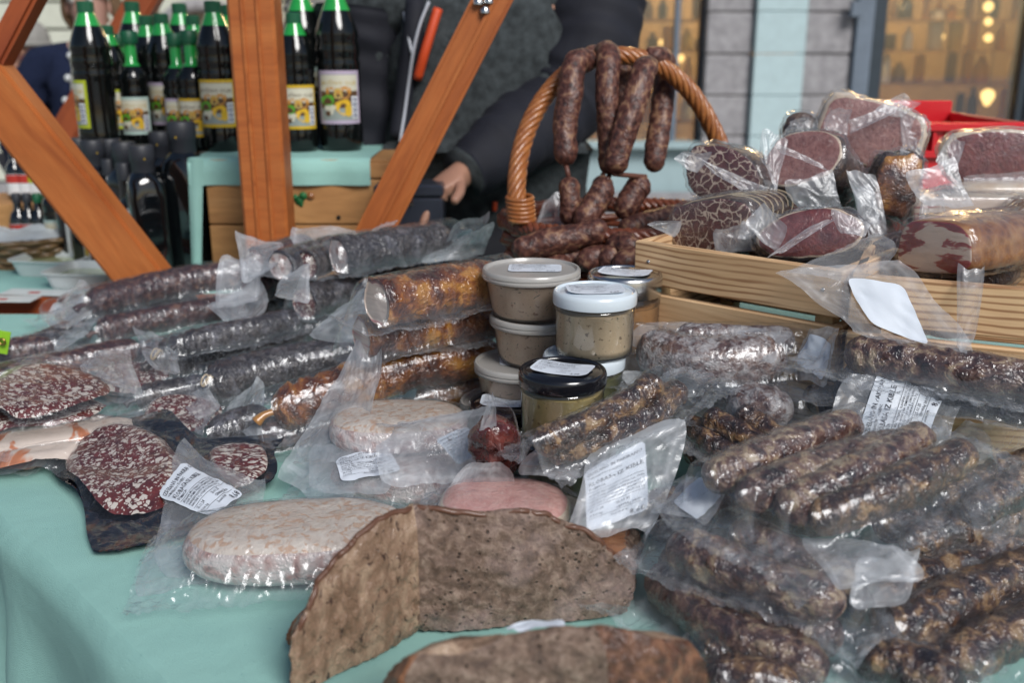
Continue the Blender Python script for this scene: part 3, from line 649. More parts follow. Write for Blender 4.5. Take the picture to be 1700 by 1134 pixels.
# ------------------------------------------------------------------ wooden box with bottles
bx0, bx1, by0, by1, bz = PY(352, 400, 1.90).x, PY(652, 400, 1.90).x, 1.90, 2.36, .25
t = thing('wooden_box', 'upturned planed wooden box with a green paint mark beside the grey till', 'box', loc=((bx0 + bx1) / 2, 2.1, TZ))
hh = (bz - TZ - .006) / 2
for k, (z0, z1) in enumerate(((TZ + .004, .125), (.128, .212), (.215, bz - .006))):
    bevbox('front_plank', ((bx0 + bx1) / 2, by0, (z0 + z1) / 2), ((bx1 - bx0) / 2, .009, (z1 - z0) / 2), M_boxwood, t)
    bevbox('side_plank', (bx0 + .009, (by0 + by1) / 2, (z0 + z1) / 2), ((by1 - by0) / 2 - .012, .009, (z1 - z0) / 2), M_boxwood, t, [(0, 1, 0), (-1, 0, 0), (0, 0, 1)])
    bevbox('side_plank', (bx1 - .009, (by0 + by1) / 2, (z0 + z1) / 2), ((by1 - by0) / 2 - .012, .009, (z1 - z0) / 2), M_boxwood, t, [(0, 1, 0), (-1, 0, 0), (0, 0, 1)])
bevbox('lid', ((bx0 + bx1) / 2, (by0 + by1) / 2, bz - .003), ((bx1 - bx0) / 2, (by1 - by0) / 2 + .008, .003), M_boxwood, t, None, .001)
for u, v in ((527, 288), (565, 287), (607, 290), (562, 361)):
    p = PY(u, v, by0 - .0095); tube('nail_hole', [p + Vector((0, .001, 0)), p - Vector((0, .0008, 0))], .0045, M_void, t, 2, 10)
p = PY(515, 326, by0 - .0095); tube('knot', [p + Vector((0, .001, 0)), p - Vector((0, .0006, 0))], .008, M_rind, t, 2, 12)
for u, v, r in ((497, 333, .009), (503, 325, .008), (490, 328, .007), (500, 340, .004)):
    p = PY(u, v, by0 - .0095); tube('paint_mark', [p + Vector((0, .001, 0)), p - Vector((0, .0009, 0))], r, M_greenpaint, t, 2, 12)
# cloth on box
cl = []; ns, nq = 40, 26
cx0, cx1 = bx0 - .028, PY(614, 265, 1.885).x
xs = np.linspace(cx0, cx1, ns); q = np.linspace(0, 1, nq)
X, Q = np.meshgrid(xs, q, indexing='ij'); run = .478; T = Q * (run + .05); yy = np.where(T < run, by1 + .002 - T, by0 - .016 - .004 * np.sin(X * 60)); zz = np.where(T < run, bz + .003, bz + .003 - (T - run))
zz = np.where(T >= run, zz, zz)
c = thing('box_cloth', 'teal cloth laid over the wooden box under the green capped bottles', 'cloth', loc=((bx0 + bx1) / 2, 2.1, bz))
addmesh('cloth_top', np.stack([X, yy, zz], -1).reshape(-1, 3), grid_faces(ns, nq), M_cloth, c)
ys = np.linspace(by0 - .014, by1, 30); zq = np.linspace(0, 1, 20); Y, Z = np.meshgrid(ys, zq, indexing='ij')
V = np.stack([cx0 - Z * .012 - .008 * Z * np.sin(Y * 50), Y, bz + .003 - Z * (bz - TZ - .006)], -1); addmesh('cloth_drop', V.reshape(-1, 3), grid_faces(30, 20), M_cloth, c)
ys = np.linspace(0, 1, 12); Y, Z = np.meshgrid(ys, zq, indexing='ij')
V = np.stack([cx0 + Y * .03 * (1 - .4 * Z) - Z * .012, by0 - .016 - .006 * np.sin(Y * 3), bz + .003 - Z * (bz - TZ - .006) ], -1); addmesh('cloth_fold', V.reshape(-1, 3), grid_faces(12, 20), M_cloth, c)

def cyl_label(parent, Rr, z0, h, ha, border, a0=-90, full=True, txt='BUČNO OLJE'):
    """printed label wrapped round a bottle: border, picture of pumpkins, green patch, barcode, lettering"""
    def mp(u, v, o): a = R(a0) + (u - .5) * 2 * R(ha); return np.stack([(Rr + o) * np.cos(a), (Rr + o) * np.sin(a), z0 + v * h], -1)
    V, F, mi, mats = [], [], [], []
    def add(q, f, o, m):
        if m not in mats: mats.append(m)
        base = sum(len(x) for x in V); V.append(mp(q[:, 0], q[:, 1], o)); F.extend([[i + base for i in g] for g in f]); mi.extend([mats.index(m)] * len(f))
    def rect(x0, x1, y0, y1, o, m, n=8):
        x = np.linspace(x0, x1, n); q = np.stack([np.repeat(x, 2), np.tile([y0, y1], n)], -1); add(q, [[2 * i, 2 * i + 2, 2 * i + 3, 2 * i + 1] for i in range(n - 1)], o, m)
    def ell(cx, cyy, rx, ry, o, m, n=12, wob=.12):
        th = np.linspace(0, 6.283, n, endpoint=False); k = 1 + wob * np.sin(th * 3 + cx * 20); q = np.stack([cx + rx * k * np.cos(th), cyy + ry * k * np.sin(th)], -1); add(q, [list(range(n))], o, m)
    rect(0, 1, 0, 1, .0004, FL[border], 14)
    if full:
        rect(.07, .93, .07, .93, .0008, FL['grey'], 14); rect(.07, .93, .60, .92, .0010, FL['cream'], 12)
        rect(.07, .93, .30, .62, .0010, FL['brown'], 12)
        ell(.34, .60, .13, .11, .0012, FL['orange']); ell(.62, .60, .14, .12, .0013, FL['orange']); ell(.48, .57, .09, .10, .0014, FL['gold'])
        ell(.24, .45, .17, .10, .0016, FL['green']); ell(.58, .32, .17, .15, .0015, FL['pumpkin']); ell(.70, .25, .10, .11, .0017, FL['yellow'])
        ell(.30, .28, .12, .09, .0017, FL['cream'], wob=.3); ell(.25, .2, .06, .05, .0019, FL['brown'])
        rect(.76, .92, .10, .52, .0018, FL['white'], 4)
        for k in range(7): rect(.78, .90, .13 + k * .053, .13 + k * .053 + (.02 if k % 2 else .03), .0021, FL['navy'], 3)
        q, f = textmesh(txt); w = q[:, 0].max(); q = q * np.array([.78 / w, .78 / w * 1.25 * .55]) + np.array([.11, .74]); add(q, f, .0014, FL['gold' if border != 'yellow' else 'brown'])
    o = addmesh('label', np.vstack(V), F, mats, parent, False, mi); return o
BOTTLES = {}
def big_bottle(border, name='oil_bottle'):
    t = thing(name, 'x', 'bottle')
    pr = [(.030, 0), (.038, .003), (.0415, .012), (.0415, .045), (.0405, .05), (.0405, .152), (.0415, .158), (.0415, .165), (.0392, .171), (.0415, .178), (.0418, .19), (.0385, .205), (.041, .212), (.0395, .222), (.034, .240), (.027, .258), (.020, .275), (.0155, .286), (.0145, .292)]
    mi = [0] * 13 + [0, 0, 1, 1, 1]
    body = lathe('bottle_body', pr, [M_liquid, M_greenpet], t, 32, mi=mi)
    n = 40; th = np.arange(n) / n * 6.283; rr = np.where(np.arange(n) % 2, .0165, .0172)
    V = np.concatenate([np.stack([rr * np.cos(th), rr * np.sin(th), th * 0 + z], -1) for z in (.284, .304)] + [np.stack([rr * .85 * np.cos(th), rr * .85 * np.sin(th), th * 0 + .307], -1)])
    F = [f[::-1] for f in grid_faces(3, n, False, True).tolist()] + [[2 * n + i for i in range(n)], list(range(n))[::-1]]
    addmesh('cap', V, F, M_greencap, t, False)
    cyl_label(t, .0408, .052, .098, 62, border)
    return t
def small_bottle(border, name='oil_bottle'):
    t = thing(name, 'x', 'bottle')
    pr = [(.025, 0), (.031, .004), (.032, .02), (.032, .11), (.033, .12), (.030, .128), (.033, .136), (.030, .15), (.018, .166), (.012, .174), (.0118, .215)]
    lathe('bottle_body', pr, [M_liquid, M_greenpet], t, 28, mi=[0] * 8 + [1, 1, 1])
    lathe('cap', [(.0165, .21), (.0172, .212), (.0172, .232), (.015, .235)], M_greencap, t, 28)
    cyl_label(t, .0322, .03, .075, 62, border)
    return t
def place(proto, used, loc, rz, sc, label, group):
    o = proto if not used else copy_tree(proto)
    o.location = loc; o.rotation_euler = (0, 0, R(rz)); o.scale = (sc, sc, sc); o['label'] = label; o['group'] = group
    return o
G1 = 'green capped bottles on the wooden box'
protos = {}
# (base px u, base px v, Y, kind, border, scale, rz, label)
BL = [(566, 2.05, 'B', 'lilac', 1.04, 8, 'large green capped bottle with lilac edged label, rightmost on the wooden box'),
      (497, 2.03, 'B', 'yellow', .86, 14, 'shorter green capped bottle with yellow edged label just right of the timber post'),
      (510, 2.22, 'B', 'mint', 1.06, 0, 'tall green capped bottle standing behind the short yellow label one right of the post'),
      (368, 2.03, 'B', 'yellow', .93, 2, 'green capped bottle with broad yellow edged pumpkin label just left of the timber post'),
      (394, 2.20, 'B', 'mint', .93, 0, 'green capped bottle half hidden behind the timber post on its left side'),
      (326, 2.06, 'S', 'yellow', 1.0, 8, 'small narrow necked green capped bottle left of the broad yellow pumpkin label'),
      (302, 2.10, 'S', 'lilac', .98, 12, 'small narrow necked green capped bottle with lilac label edge in the front row'),
      (283, 2.18, 'B', 'lilac', .88, 5, 'medium green capped bottle with lilac edged label above the black caps'),
      (259, 2.20, 'B', 'mint', .87, 5, 'medium green capped bottle with mint edged label above the black caps'),
      (228, 2.12, 'S', 'mint', 1.0, 10, 'small green capped bottle with mint edged label, left middle of the box'),
      (213, 2.20, 'S', 'lime', .98, 30, 'small green capped bottle with gold neck sticker and lime label'),
      (193, 2.12, 'B', 'lime', .80, 20, 'medium green capped bottle with lime edged label and gold neck sticker'),
      (163, 2.04, 'B', 'lime', .94, -62, 'tall green capped bottle turned sideways with lime label, leftmost of the box'),
      (238, 2.40, 'B', 'yellow', .99, 0, 'green capped bottle rising behind the left group near the stall beam'),
      (314, 2.42, 'B', 'yellow', .98, 0, 'green capped bottle rising behind the middle of the back row'),
      (334, 2.30, 'B', 'mint', .88, 0, 'green capped bottle in the back row beside the broad yellow pumpkin label bottle')]
# a second low box under the left half of the bottles
t = thing('bottle_riser', 'low dark riser hidden under the left green capped bottles', 'riser', loc=(-.86, 2.28, TZ))
bevbox('riser_top', (-.81, 2.31, bz - .008), (.135, .21, .008), M_boxwood, t); 
for x in (-.93, -.69): bevbox('riser_side', (x, 2.31, bz / 2 - .004), (.008, .2, bz / 2 - .020), M_boxwood, t)
lid2 = None
for (u, Y, kd, bo, sc, rz, lab) in BL:
    key = (kd, bo); used = key in protos
    if not used: protos[key] = (big_bottle if kd == 'B' else small_bottle)(bo)
    x = PY(u, 200, Y).x
    zz = bz + .0035 if x > bx0 - .02 else bz + .0005
    place(protos[key], used, (x, Y, zz), rz, sc, lab, G1)

# black capped square bottles
def square_bottle(side=True):
    t = thing('oil_bottle', 'x', 'bottle')
    n = 40; th = np.arange(n) / n * 2 * math.pi
    prof = [(.92, 0), (1, .006), (1, .19), (.985, .210), (.92, .226), (.78, .238), (.60, .245), (.50, .25)]
    V = []
    for s, z in prof:
        e = 2 / (5 if z < .2 else 3.2 if z < .23 else 2); c, s2 = np.cos(th), np.sin(th)
        V.append(np.stack([(.040) * s * np.sign(c) * np.abs(c) ** e, (.040) * s * np.sign(s2) * np.abs(s2) ** e, th * 0 + z], -1))
    F = [f[::-1] for f in grid_faces(len(prof), n, False, True).tolist()] + [list(range(n))[::-1]]
    addmesh('bottle_body', np.concatenate(V), F, M_blackglass, t)
    lathe('cap', [(.0235, .244), (.0245, .246), (.0245, .266), (.0265, .268), (.0265, .298), (.024, .302)], M_blackcap, t, 24)
    lathe('cap_mark', [(.0015, 0), (.0015, .003)], FL['yellow'], t, 8, (0, -.0268, .273))
    if side:
        z = np.array([.02, .02, .15, .165, .17, .165, .15]); x = np.array([-.02, .02, .02, .014, 0, -.014, -.02]); 
        V = np.stack([np.full(7, -.0406), x, z], -1); lab = addmesh('label', np.vstack([V, V + np.array([.0006, 0, 0])]), [list(range(7))[::-1], list(range(7, 14))] + [[i, (i + 1) % 7, (i + 1) % 7 + 7, i + 7] for i in range(7)], FL['white'], t, False)
        for k, (a, b, cc) in enumerate(((.13, .155, 'red'), (.075, .105, 'orange'), (.04, .07, 'pumpkin'))):
            addmesh('print', np.array([(-.0413, -.016, a), (-.0413, .012, a), (-.0413, .010, b), (-.0413, -.012, b)]), [[0, 1, 2, 3][::-1]], FL[cc], lab, False)
    return t
sq = square_bottle(); used = False; G2 = 'black capped square bottles beside the wooden box'
SB = [(318, 1.93, 1.0, -8, 'large black capped square bottle nearest the wooden box'),
      (250, 1.88, .87, 30, 'black capped square bottle in front, second from the wooden box'),
      (222, 1.95, .87, 62, 'black capped bottle with white round topped side label above the brace'),
      (200, 2.02, .87, 62, 'black capped bottle behind the one with the round topped label'),
      (172, 1.99, .87, 40, 'black capped bottle in the middle of the square bottles above the brace'),
      (150, 2.03, .87, 20, 'black capped bottle farthest left whose cap shows above the brace'),
      (283, 2.08, .9, 0, 'black capped bottle wedged behind the large square one'),
      (214, 2.22, 1.05, 0, 'tall black capped bottle in the back row, right of its twin'),
      (186, 2.22, 1.05, 0, 'tall black capped bottle in the back row, left of its twin')]
for (u, Y, sc, rz, lab) in SB:
    place(sq, used, (PY(u, 400, Y).x, Y, TZ + .0035), rz, sc, lab, G2); used = True
# dark bottles with long white labels below the brace
def slim_bottle():
    t = thing('wine_vinegar_bottle', 'x', 'bottle')
    lathe('bottle_body', [(.022, 0), (.027, .004), (.028, .02), (.028, .10), (.024, .118), (.013, .134), (.011, .15), (.011, .185)], M_blackglass, t, 26)
    lathe('cap', [(.012, .175), (.0125, .177), (.0125, .20), (.011, .203)], M_blackcap, t, 20)
    cyl_label(t, .0282, .022, .07, 58, 'white', full=False); return t
sb = slim_bottle(); used = False
for k, (u, Y, rz) in enumerate(((128, 2.06, 55), (152, 2.03, 55), (175, 2.00, 50), (198, 1.97, 50), (222, 1.90, 40))):
    place(sb, used, (PY(u, 430, Y).x, Y, TZ + .0035), rz, 1.12, ['dark vinegar bottle with white label beside the pumpkin label one', 'second dark vinegar bottle of the row under the brace', 'third dark vinegar bottle of the row under the brace', 'fourth dark vinegar bottle of the row under the brace', 'dark vinegar bottle nearest the foot of the brace'][k], 'dark vinegar bottles under the diagonal brace'); used = True
pb2 = protos[('S', 'mint')]
place(pb2, True, (PY(104, 430, 2.10).x, 2.10, TZ + .0035), 5, .85, 'small dark bottle with picture label left of the vinegar row', 'dark vinegar bottles under the diagonal brace')
# far rows of small bottles on steps
def mini(c1, c2):
    t = thing('sample_bottle', 'x', 'bottle')
    lathe('bottle_body', [(.017, 0), (.02, .004), (.02, .065), (.015, .078), (.008, .086), (.008, .105)], M_blackglass, t, 18)
    lathe('cap', [(.009, .10), (.0095, .102), (.0095, .118), (.008, .12)], M_greencap if c1 == 'lime' else M_blackcap, t, 16)
    o = cyl_label(t, .0203, .012, .045, 80, 'white', full=False)
    cyl_label(t, .0209, .038, .018, 78, c1, full=False).name = 'label_band'
    return t
bevbox('step_shelf', (PY(55, 350, 2.36).x, 2.36, .062), (.12, .10, .048), M_boxwood)
tag(bpy.context.scene.collection.objects[-1], 'low wooden step holding the small sample bottles at far left', 'shelf')
mm = {c: mini(c, 'white') for c in ('red', 'lime')}; us = {c: False for c in mm}
k = 0
for row, (Y, z) in enumerate(((2.22, TZ + .0035), (2.34, .111), (2.42, .111))):
    for j in range(5):
        c = 'red' if j < 2 else 'lime'; x = PY(30 + j * 17 + row * 4, 350, Y).x
        place(mm[c], us[c], (x, Y, z), j * 7, 1.05, 'small %s banded sample bottle, %s from the left in the %s row at far left' % (c, ('first', 'second', 'third', 'fourth', 'fifth')[j], ('front', 'middle', 'back')[row]), 'small sample bottles at far left, %s row, %s labels' % (('front', 'middle', 'back')[row], c)); us[c] = True

# ------------------------------------------------------------------ small things on the side table
def weave(parent, cx, cyy, rx, ry, z0, z1, rows, stakes, amp, r, mat, flare=0, name='willow_strand', n=120):
    for k in range(rows):
        z = z0 + (z1 - z0) * k / (rows - 1); f = 1 + flare * (z - z0) / (z1 - z0)
        th = np.linspace(0, 2 * math.pi, n, endpoint=False); w = amp * np.cos(th * stakes / 2 + math.pi * (k % 2)) + .0012 * np.sin(th * 5 + k)
        C = np.stack([cx + (rx * f + w) * np.cos(th), cyy + (ry * f + w) * np.sin(th), z + .0012 * np.sin(th * 3 + k * 2)], -1)
        tube(name, C, r, mat, parent, m=6, closed=True)
t = thing('bread_basket', 'shallow pale brown wicker bread basket lined with white paper at far left', 'basket', loc=(PY(38, 400, 2.2).x, 2.2, TZ))
cx = PY(36, 400, 2.05).x; cyb = 2.06
weave(t, cx, cyb, .075, .055, TZ + .008, .07, 6, 18, .004, .006, M_wickgrey, .25)
lathe('basket_bottom', [(.072, 0), (.072, .004)], M_wickgrey, t, 24, (cx, cyb, TZ + .004))
q = Quad((cx - .09, cyb - .05, .066), (cx + .085, cyb - .055, .070), (cx + .10, cyb + .05, .085), (cx - .09, cyb + .05, .09), amp=.010, seed=5)
n_ = thing('napkin', 'crumpled white paper napkin lining the wicker bread basket', 'napkin', loc=(cx, cyb, .06)); film_mesh('napkin_sheet', q, 0, 1, 0, 1, 30, 24, M_traywhite, n_, lambda x, y: x * 0)
def tray(loc, lab, rz, used=[None]):
    if used[0] is None:
        t = thing('sample_tray', lab, 'tray')
        e = 2 / 6; th = np.arange(40) / 40 * 6.2832; c, s = np.cos(th), np.sin(th); sx, sy = np.sign(c) * np.abs(c) ** e, np.sign(s) * np.abs(s) ** e
        V = [];
        for a, b, z in ((.060, .046, 0), (.068, .058, .034), (.072, .062, .035), (.072, .062, .032), (.0665, .0565, .031), (.058, .044, .004)): V.append(np.stack([a * sx, b * sy, th * 0 + z], -1))
        F = [f[::-1] for f in grid_faces(6, 40, False, True).tolist()] + [list(range(40))[::-1], [200 + i for i in range(40)]]
        addmesh('tray_shell', np.concatenate(V), F, M_traywhite, t, False)
        addmesh('green_dip', np.stack([.063 * sx, .051 * sy, th * 0 + .021], -1), [list(range(40))], M_oil, t)
        used[0] = t; o = t
    else: o = copy_tree(used[0]); o['label'] = lab
    o.location = loc; o.rotation_euler = (0, 0, R(rz)); o['group'] = 'white trays of green dip'
for (u, v, lab) in ((150, 462, 'nearest white tray of pale green dip touching the salami bags'), (92, 441, 'second white tray of pale green dip from the salami bags'), (48, 425, 'third white tray of pale green dip from the salami bags'), (10, 412, 'farthest white tray of pale green dip at the left edge')):
    tray(P(u, v, TZ + .017) - Vector((0, 0, .0135)), lab, -8)
for k, (u, v) in enumerate(((60, 486), (5, 497))):
    p = P(u, v, TZ + .004); f = thing('leaflet', ['white leaflet with red print lying next to the trays', 'white leaflet with red print at the left edge above the wooden rail', 'white leaflet tucked behind the other two at the left edge'][k], 'leaflet', 'printed leaflets on the side table', loc=p, rz=R(-6 + k * 5))
    o = bevbox('sheet', (0, 0, 0), (.06, .022, .0006), M_traywhite, None, None, 0); o.parent = f; o.location = (0, 0, .001)
    o = bevbox('print', (0, 0, 0), (.010, .005, .0003), FL['red'], None, None, 0); o.parent = f; o.location = (.0, -.006, .0021)
p = Pt(-9, 566, 1.34); t = thing('eyelet_tag', 'lime green card tag with brass eyelet poking in at the left edge', 'tag', loc=p)
bevbox('card', p, (.018, .001, .016), M_limetag, t, axes((1, .3, -.3)), .0004); tube('eyelet', np.array([[p.x + .012 + .004 * math.cos(a), p.y - .004, p.z + .004 * math.sin(a)] for a in np.linspace(0, 6.283, 16, endpoint=False)]), .0015, M_brass, t, m=6, closed=True)
t = thing('cash_box', 'dark blue grey metal cash box beside the timber brace under the seller hand', 'cash box', loc=(PY(680, 380, 2.0).x, 2.0, 0))
cbx = PY(683, 380, 1.86).x
bevbox('box_body', (cbx, 1.87, .095), (.062, .045, .092), M_cashbox, t, None, .004); bevbox('box_lid', (cbx, 1.87, .200), (.064, .047, .011), M_cashbox, t, None, .004); bevbox('latch', (cbx, 1.822, .185), (.008, .002, .012), M_metal, t, None, .001)

# ------------------------------------------------------------------ people
def skinned(name, J, E, mat, parent, sub=2, off=None, smooth=True):
    names = list(J); off = wloc(parent)
    me = bpy.data.meshes.new(name); me.from_pydata([tuple(Vector(J[n][0]) - off) for n in names], [(names.index(a), names.index(b)) for a, b in E], [])
    o = bpy.data.objects.new(name, me); COL.objects.link(o); o.parent = parent
    o.modifiers.new('skin', 'SKIN'); me = o.data
    for i, n in enumerate(names):
        sv = me.skin_vertices[0].data[i]; r = J[n][1]; sv.radius = (r, r) if not isinstance(r, tuple) else r; sv.use_root = (i == 0)
    sm = o.modifiers.new('sub', 'SUBSURF'); sm.levels = sub; sm.render_levels = sub
    dg = bpy.context.evaluated_depsgraph_get(); m2 = bpy.data.meshes.new_from_object(o.evaluated_get(dg)); o.modifiers.clear(); o.data = m2; m2.name = name
    m2.materials.clear(); m2.materials.append(mat); m2.polygons.foreach_set('use_smooth', [True] * len(m2.polygons)); m2.update()
    return o
def ball(name, c, r, mat, parent, sc=(1, 1, 1), cut=None, nu=20, nv=14, noise=0):
    th = np.arange(nu) / nu * 6.2832; ph = np.linspace(0, math.pi if cut is None else cut, nv); V = []
    for p in ph: V.append(np.stack([sc[0] * math.sin(p) * np.cos(th), sc[1] * math.sin(p) * np.sin(th), th * 0 + sc[2] * math.cos(p)], -1) * r)
    V = np.concatenate(V)
    if noise: V = V * (1 + noise * sn(V, 30 / r * .1, 3))[:, None]
    return addmesh(name, V + np.array(list(c)), grid_faces(nv, nu, False, True).tolist(), mat, parent)
def hand(J, E, wrist, d, up, side, s=1.0, curl=.5, pre='h'):
    """palm and five fingers appended to a skin skeleton"""
    d = Vector(d).normalized(); up = Vector(up); sd = d.cross(up).normalized() * side; up = sd.cross(d).normalized() * side
    pc = Vector(wrist) + d * .045 * s; J[pre + 'palm'] = (pc, (.034 * s, .018 * s)); E.append((pre + 'wrist', pre + 'palm'))
    for k, (o, L) in enumerate(((-.027, .065), (-.009, .075), (.009, .07), (.026, .055))):
        b = Vector(wrist) + d * .085 * s + sd * o * s; J['%sk%d' % (pre, k)] = (b, .0095 * s); E.append((pre + 'palm', '%sk%d' % (pre, k)))
        m = b + (d * math.cos(curl * .6) - up * math.sin(curl * .6)) * L * .5 * s; e = m + (d * math.cos(curl * 1.6) - up * math.sin(curl * 1.6)) * L * .5 * s
        J['%sm%d' % (pre, k)] = (m, .0088 * s); J['%se%d' % (pre, k)] = (e, .0072 * s); E.extend([('%sk%d' % (pre, k), '%sm%d' % (pre, k)), ('%sm%d' % (pre, k), '%se%d' % (pre, k))])
    b = Vector(wrist) + d * .03 * s - sd * .034 * s; m = b + (d * .7 - sd * .6).normalized() * .035 * s; e = m + (d * .95 - sd * .2 - up * .2).normalized() * .028 * s
    J[pre + 't0'] = (b, .012 * s); J[pre + 't1'] = (m, .0098 * s); J[pre + 't2'] = (e, .0085 * s); E.extend([(pre + 'palm', pre + 't0'), (pre + 't0', pre + 't1'), (pre + 't1', pre + 't2')])
def crumple(o, amp):
    me = o.data; n = len(me.vertices); c = np.zeros(n * 3); me.vertices.foreach_get('co', c); q = np.zeros(n * 3); me.vertices.foreach_get('normal', q); c = c.reshape(-1, 3); q = q.reshape(-1, 3)
    c = c + q * (amp * (.6 * sn(c * np.array([1, 1, 1.6]), 38, 5) + .9 * ridge(c * np.array([1, 1, 1.8]), 26, 9)))[:, None]; me.vertices.foreach_set('co', c.ravel()); me.update()
def person(label, x, y, hgt, skinm, topm, trm, hairm, elbL, wrL, elbR, wrR, face=-1, zoff=0, bulk=1.0, head=None, lean=0, hairlen=0, hat=None, hdir=(0, -1, 0), loose=1.22):
    """face: the person looks towards -y; L is the hand on the picture's left"""
    k = hgt / 1.8; g = GROUND + zoff; t = thing('person', label, 'person', loc=(x, y, GROUND))
    V = lambda dx, dy, z: Vector((x + dx * k, y + dy * k + lean * max(0, z - .95), g + z * k))
    J = {'pel': (V(0, 0, .98), (.15 * k * bulk, .11 * k)), 'bel': (V(0, 0, 1.15), (.14 * k * bulk, .105 * k * bulk)), 'che': (V(0, 0, 1.33), (.165 * k * bulk, .12 * k * bulk)), 'neb': (V(0, .01, 1.47), (.09 * k, .07 * k)), 'nek': (V(0, 0, 1.55), .054 * k)}
    E = [('pel', 'bel'), ('bel', 'che'), ('che', 'neb'), ('neb', 'nek')]
    hd = Vector(head) if head else V(0, -.02, 1.68)
    J['jaw'] = (hd + Vector((0, -.012, -.055)) * k, (.055 * k, .062 * k)); J['hea'] = (hd + Vector((0, .0, .03)) * k, (.078 * k, .092 * k)); J['top'] = (hd + Vector((0, .01, .085)) * k, (.052 * k, .062 * k))
    E += [('nek', 'jaw'), ('jaw', 'hea'), ('hea', 'top')]
    for s, n, el_, wr in ((-1, 'L', elbL, wrL), (1, 'R', elbR, wrR)):
        J['sh' + n] = (V(s * .20 * bulk, 0, 1.43), .062 * k); J['el' + n] = (Vector(el_), .044 * k); J['h' + n + 'wrist'] = (Vector(wr), (.028 * k, .022 * k))
        E += [('neb', 'sh' + n), ('sh' + n, 'el' + n), ('el' + n, 'h' + n + 'wrist')]
        dd = (Vector(wr) - Vector(el_)).normalized(); hand(J, E, wr, dd, (0, 0, 1) if abs(dd.z) < .8 else (0, -1, 0), s, k, .45, 'h' + n)
        J['hi' + n] = (V(s * .10, 0, .93), .095 * k); J['kn' + n] = (V(s * .11, -.02, .5), .062 * k); J['an' + n] = (V(s * .11, .02, .09), .042 * k); J['fo' + n] = (V(s * .12, -.13, .04), .038 * k)
        E += [('pel', 'hi' + n), ('hi' + n, 'kn' + n), ('kn' + n, 'an' + n), ('an' + n, 'fo' + n)]
    body = skinned('body', J, E, skinm, t)
    # clothes
    JJ = {n: (J[n][0], tuple(q * loose for q in J[n][1]) if isinstance(J[n][1], tuple) else J[n][1] * loose) for n in ('pel', 'bel', 'che', 'neb')}
    JJ['col'] = (J['nek'][0] - Vector((0, 0, .02)), .072 * k); EE = [('pel', 'bel'), ('bel', 'che'), ('che', 'neb'), ('neb', 'col')]
    JJ['hem'] = (V(0, 0, .82), (.165 * k * bulk * 1.12, .14 * k * 1.12)); EE.append(('pel', 'hem'))
    for n in 'LR':
        JJ['sh' + n] = (J['sh' + n][0], .082 * k * loose / 1.1); JJ['el' + n] = (J['el' + n][0], .062 * k * loose / 1.1); a, b = J['el' + n][0], J['h' + n + 'wrist'][0]; JJ['cu' + n] = (a + (b - a) * .94, .045 * k)
        JJ['ua' + n] = (J['sh' + n][0].lerp(J['el' + n][0], .5), .072 * k * loose / 1.1)
        EE += [('neb', 'sh' + n), ('sh' + n, 'ua' + n), ('ua' + n, 'el' + n), ('el' + n, 'cu' + n)]
    jk = skinned('jacket', JJ, EE, topm, t); crumple(jk, .012)
    JT = {'pel': (J['pel'][0], (.165 * k * bulk, .125 * k))}; ET = []
    for n in 'LR':
        for q, f in (('hi', 1.12), ('kn', 1.3), ('an', 1.7)): JT[q + n] = (J[q + n][0], J[q + n][1] * f)
        ET += [('pel', 'hi' + n), ('hi' + n, 'kn' + n), ('kn' + n, 'an' + n)]
    skinned('trousers', JT, ET, trm, t)
    # face and hair
    f = Vector(hdir).normalized(); sd = Vector((-f.y, f.x, 0)); U = Vector((0, 0, 1)); c = hd + U * .015 * k
    for s in (-1, 1):
        e = c + f * .078 * k + sd * .032 * k * s + U * .012 * k; ball('eye', e, .013 * k, M_eyew, t, nu=12, nv=9); ball('iris', e + f * .0085 * k, .0065 * k, M_eyed, t, nu=10, nv=7)
        ball('ear', c + sd * .078 * k * s - U * .01 * k, .028 * k, skinm, t, (.35, .7, 1.1), nu=12, nv=9)
        tube('eyebrow', [e + U * .022 * k - sd * .016 * k, e + U * .027 * k + f * .004, e + U * .022 * k + sd * .016 * k], .003, hairm, t, 6, 6)
    tube('nose', [c + f * .082 * k + U * .01 * k, c + f * .097 * k - U * .018 * k, c + f * .088 * k - U * .034 * k], .011 * k, skinm, t, 8, 8, rfun=lambda s: .6 + .7 * s)
    tube('mouth', [c + f * .078 * k - U * .055 * k - sd * .022 * k, c + f * .086 * k - U * .056 * k, c + f * .078 * k - U * .055 * k + sd * .022 * k], .005 * k, M_lip, t, 8, 7)
    hc = hd + U * .035 * k - f * .014 * k
    if hat: ball('knitted_hat', hc + U * .012 * k, .112 * k, hat, t, (1, 1.05, 1.02), cut=1.75, noise=.02); tube('hat_brim', np.array([[hc.x + .106 * k * math.cos(a), hc.y + .112 * k * math.sin(a), hc.z - .004] for a in np.linspace(0, 6.283, 28, endpoint=False)]), .014 * k, hat, t, m=8, closed=True)
    else:
        ball('hair', hc, .103 * k, hairm, t, (.92, 1.02, 1.0), cut=1.45, noise=.03)
        for s in (-1, 1):
            for j in range(4): tube('hair', [hc + sd * s * .085 * k - f * (.02 * j - .03) * k + U * .02, hc + sd * s * .093 * k - f * (.022 * j - .02) * k - U * (.06) * k, hc + sd * s * .07 * k - f * (.025 * j) * k - U * (.11 + hairlen) * k], .010 * k, hairm, t, 10, 8)
    return t, J, V, jk
SX = PY(805, 200, 2.22).x
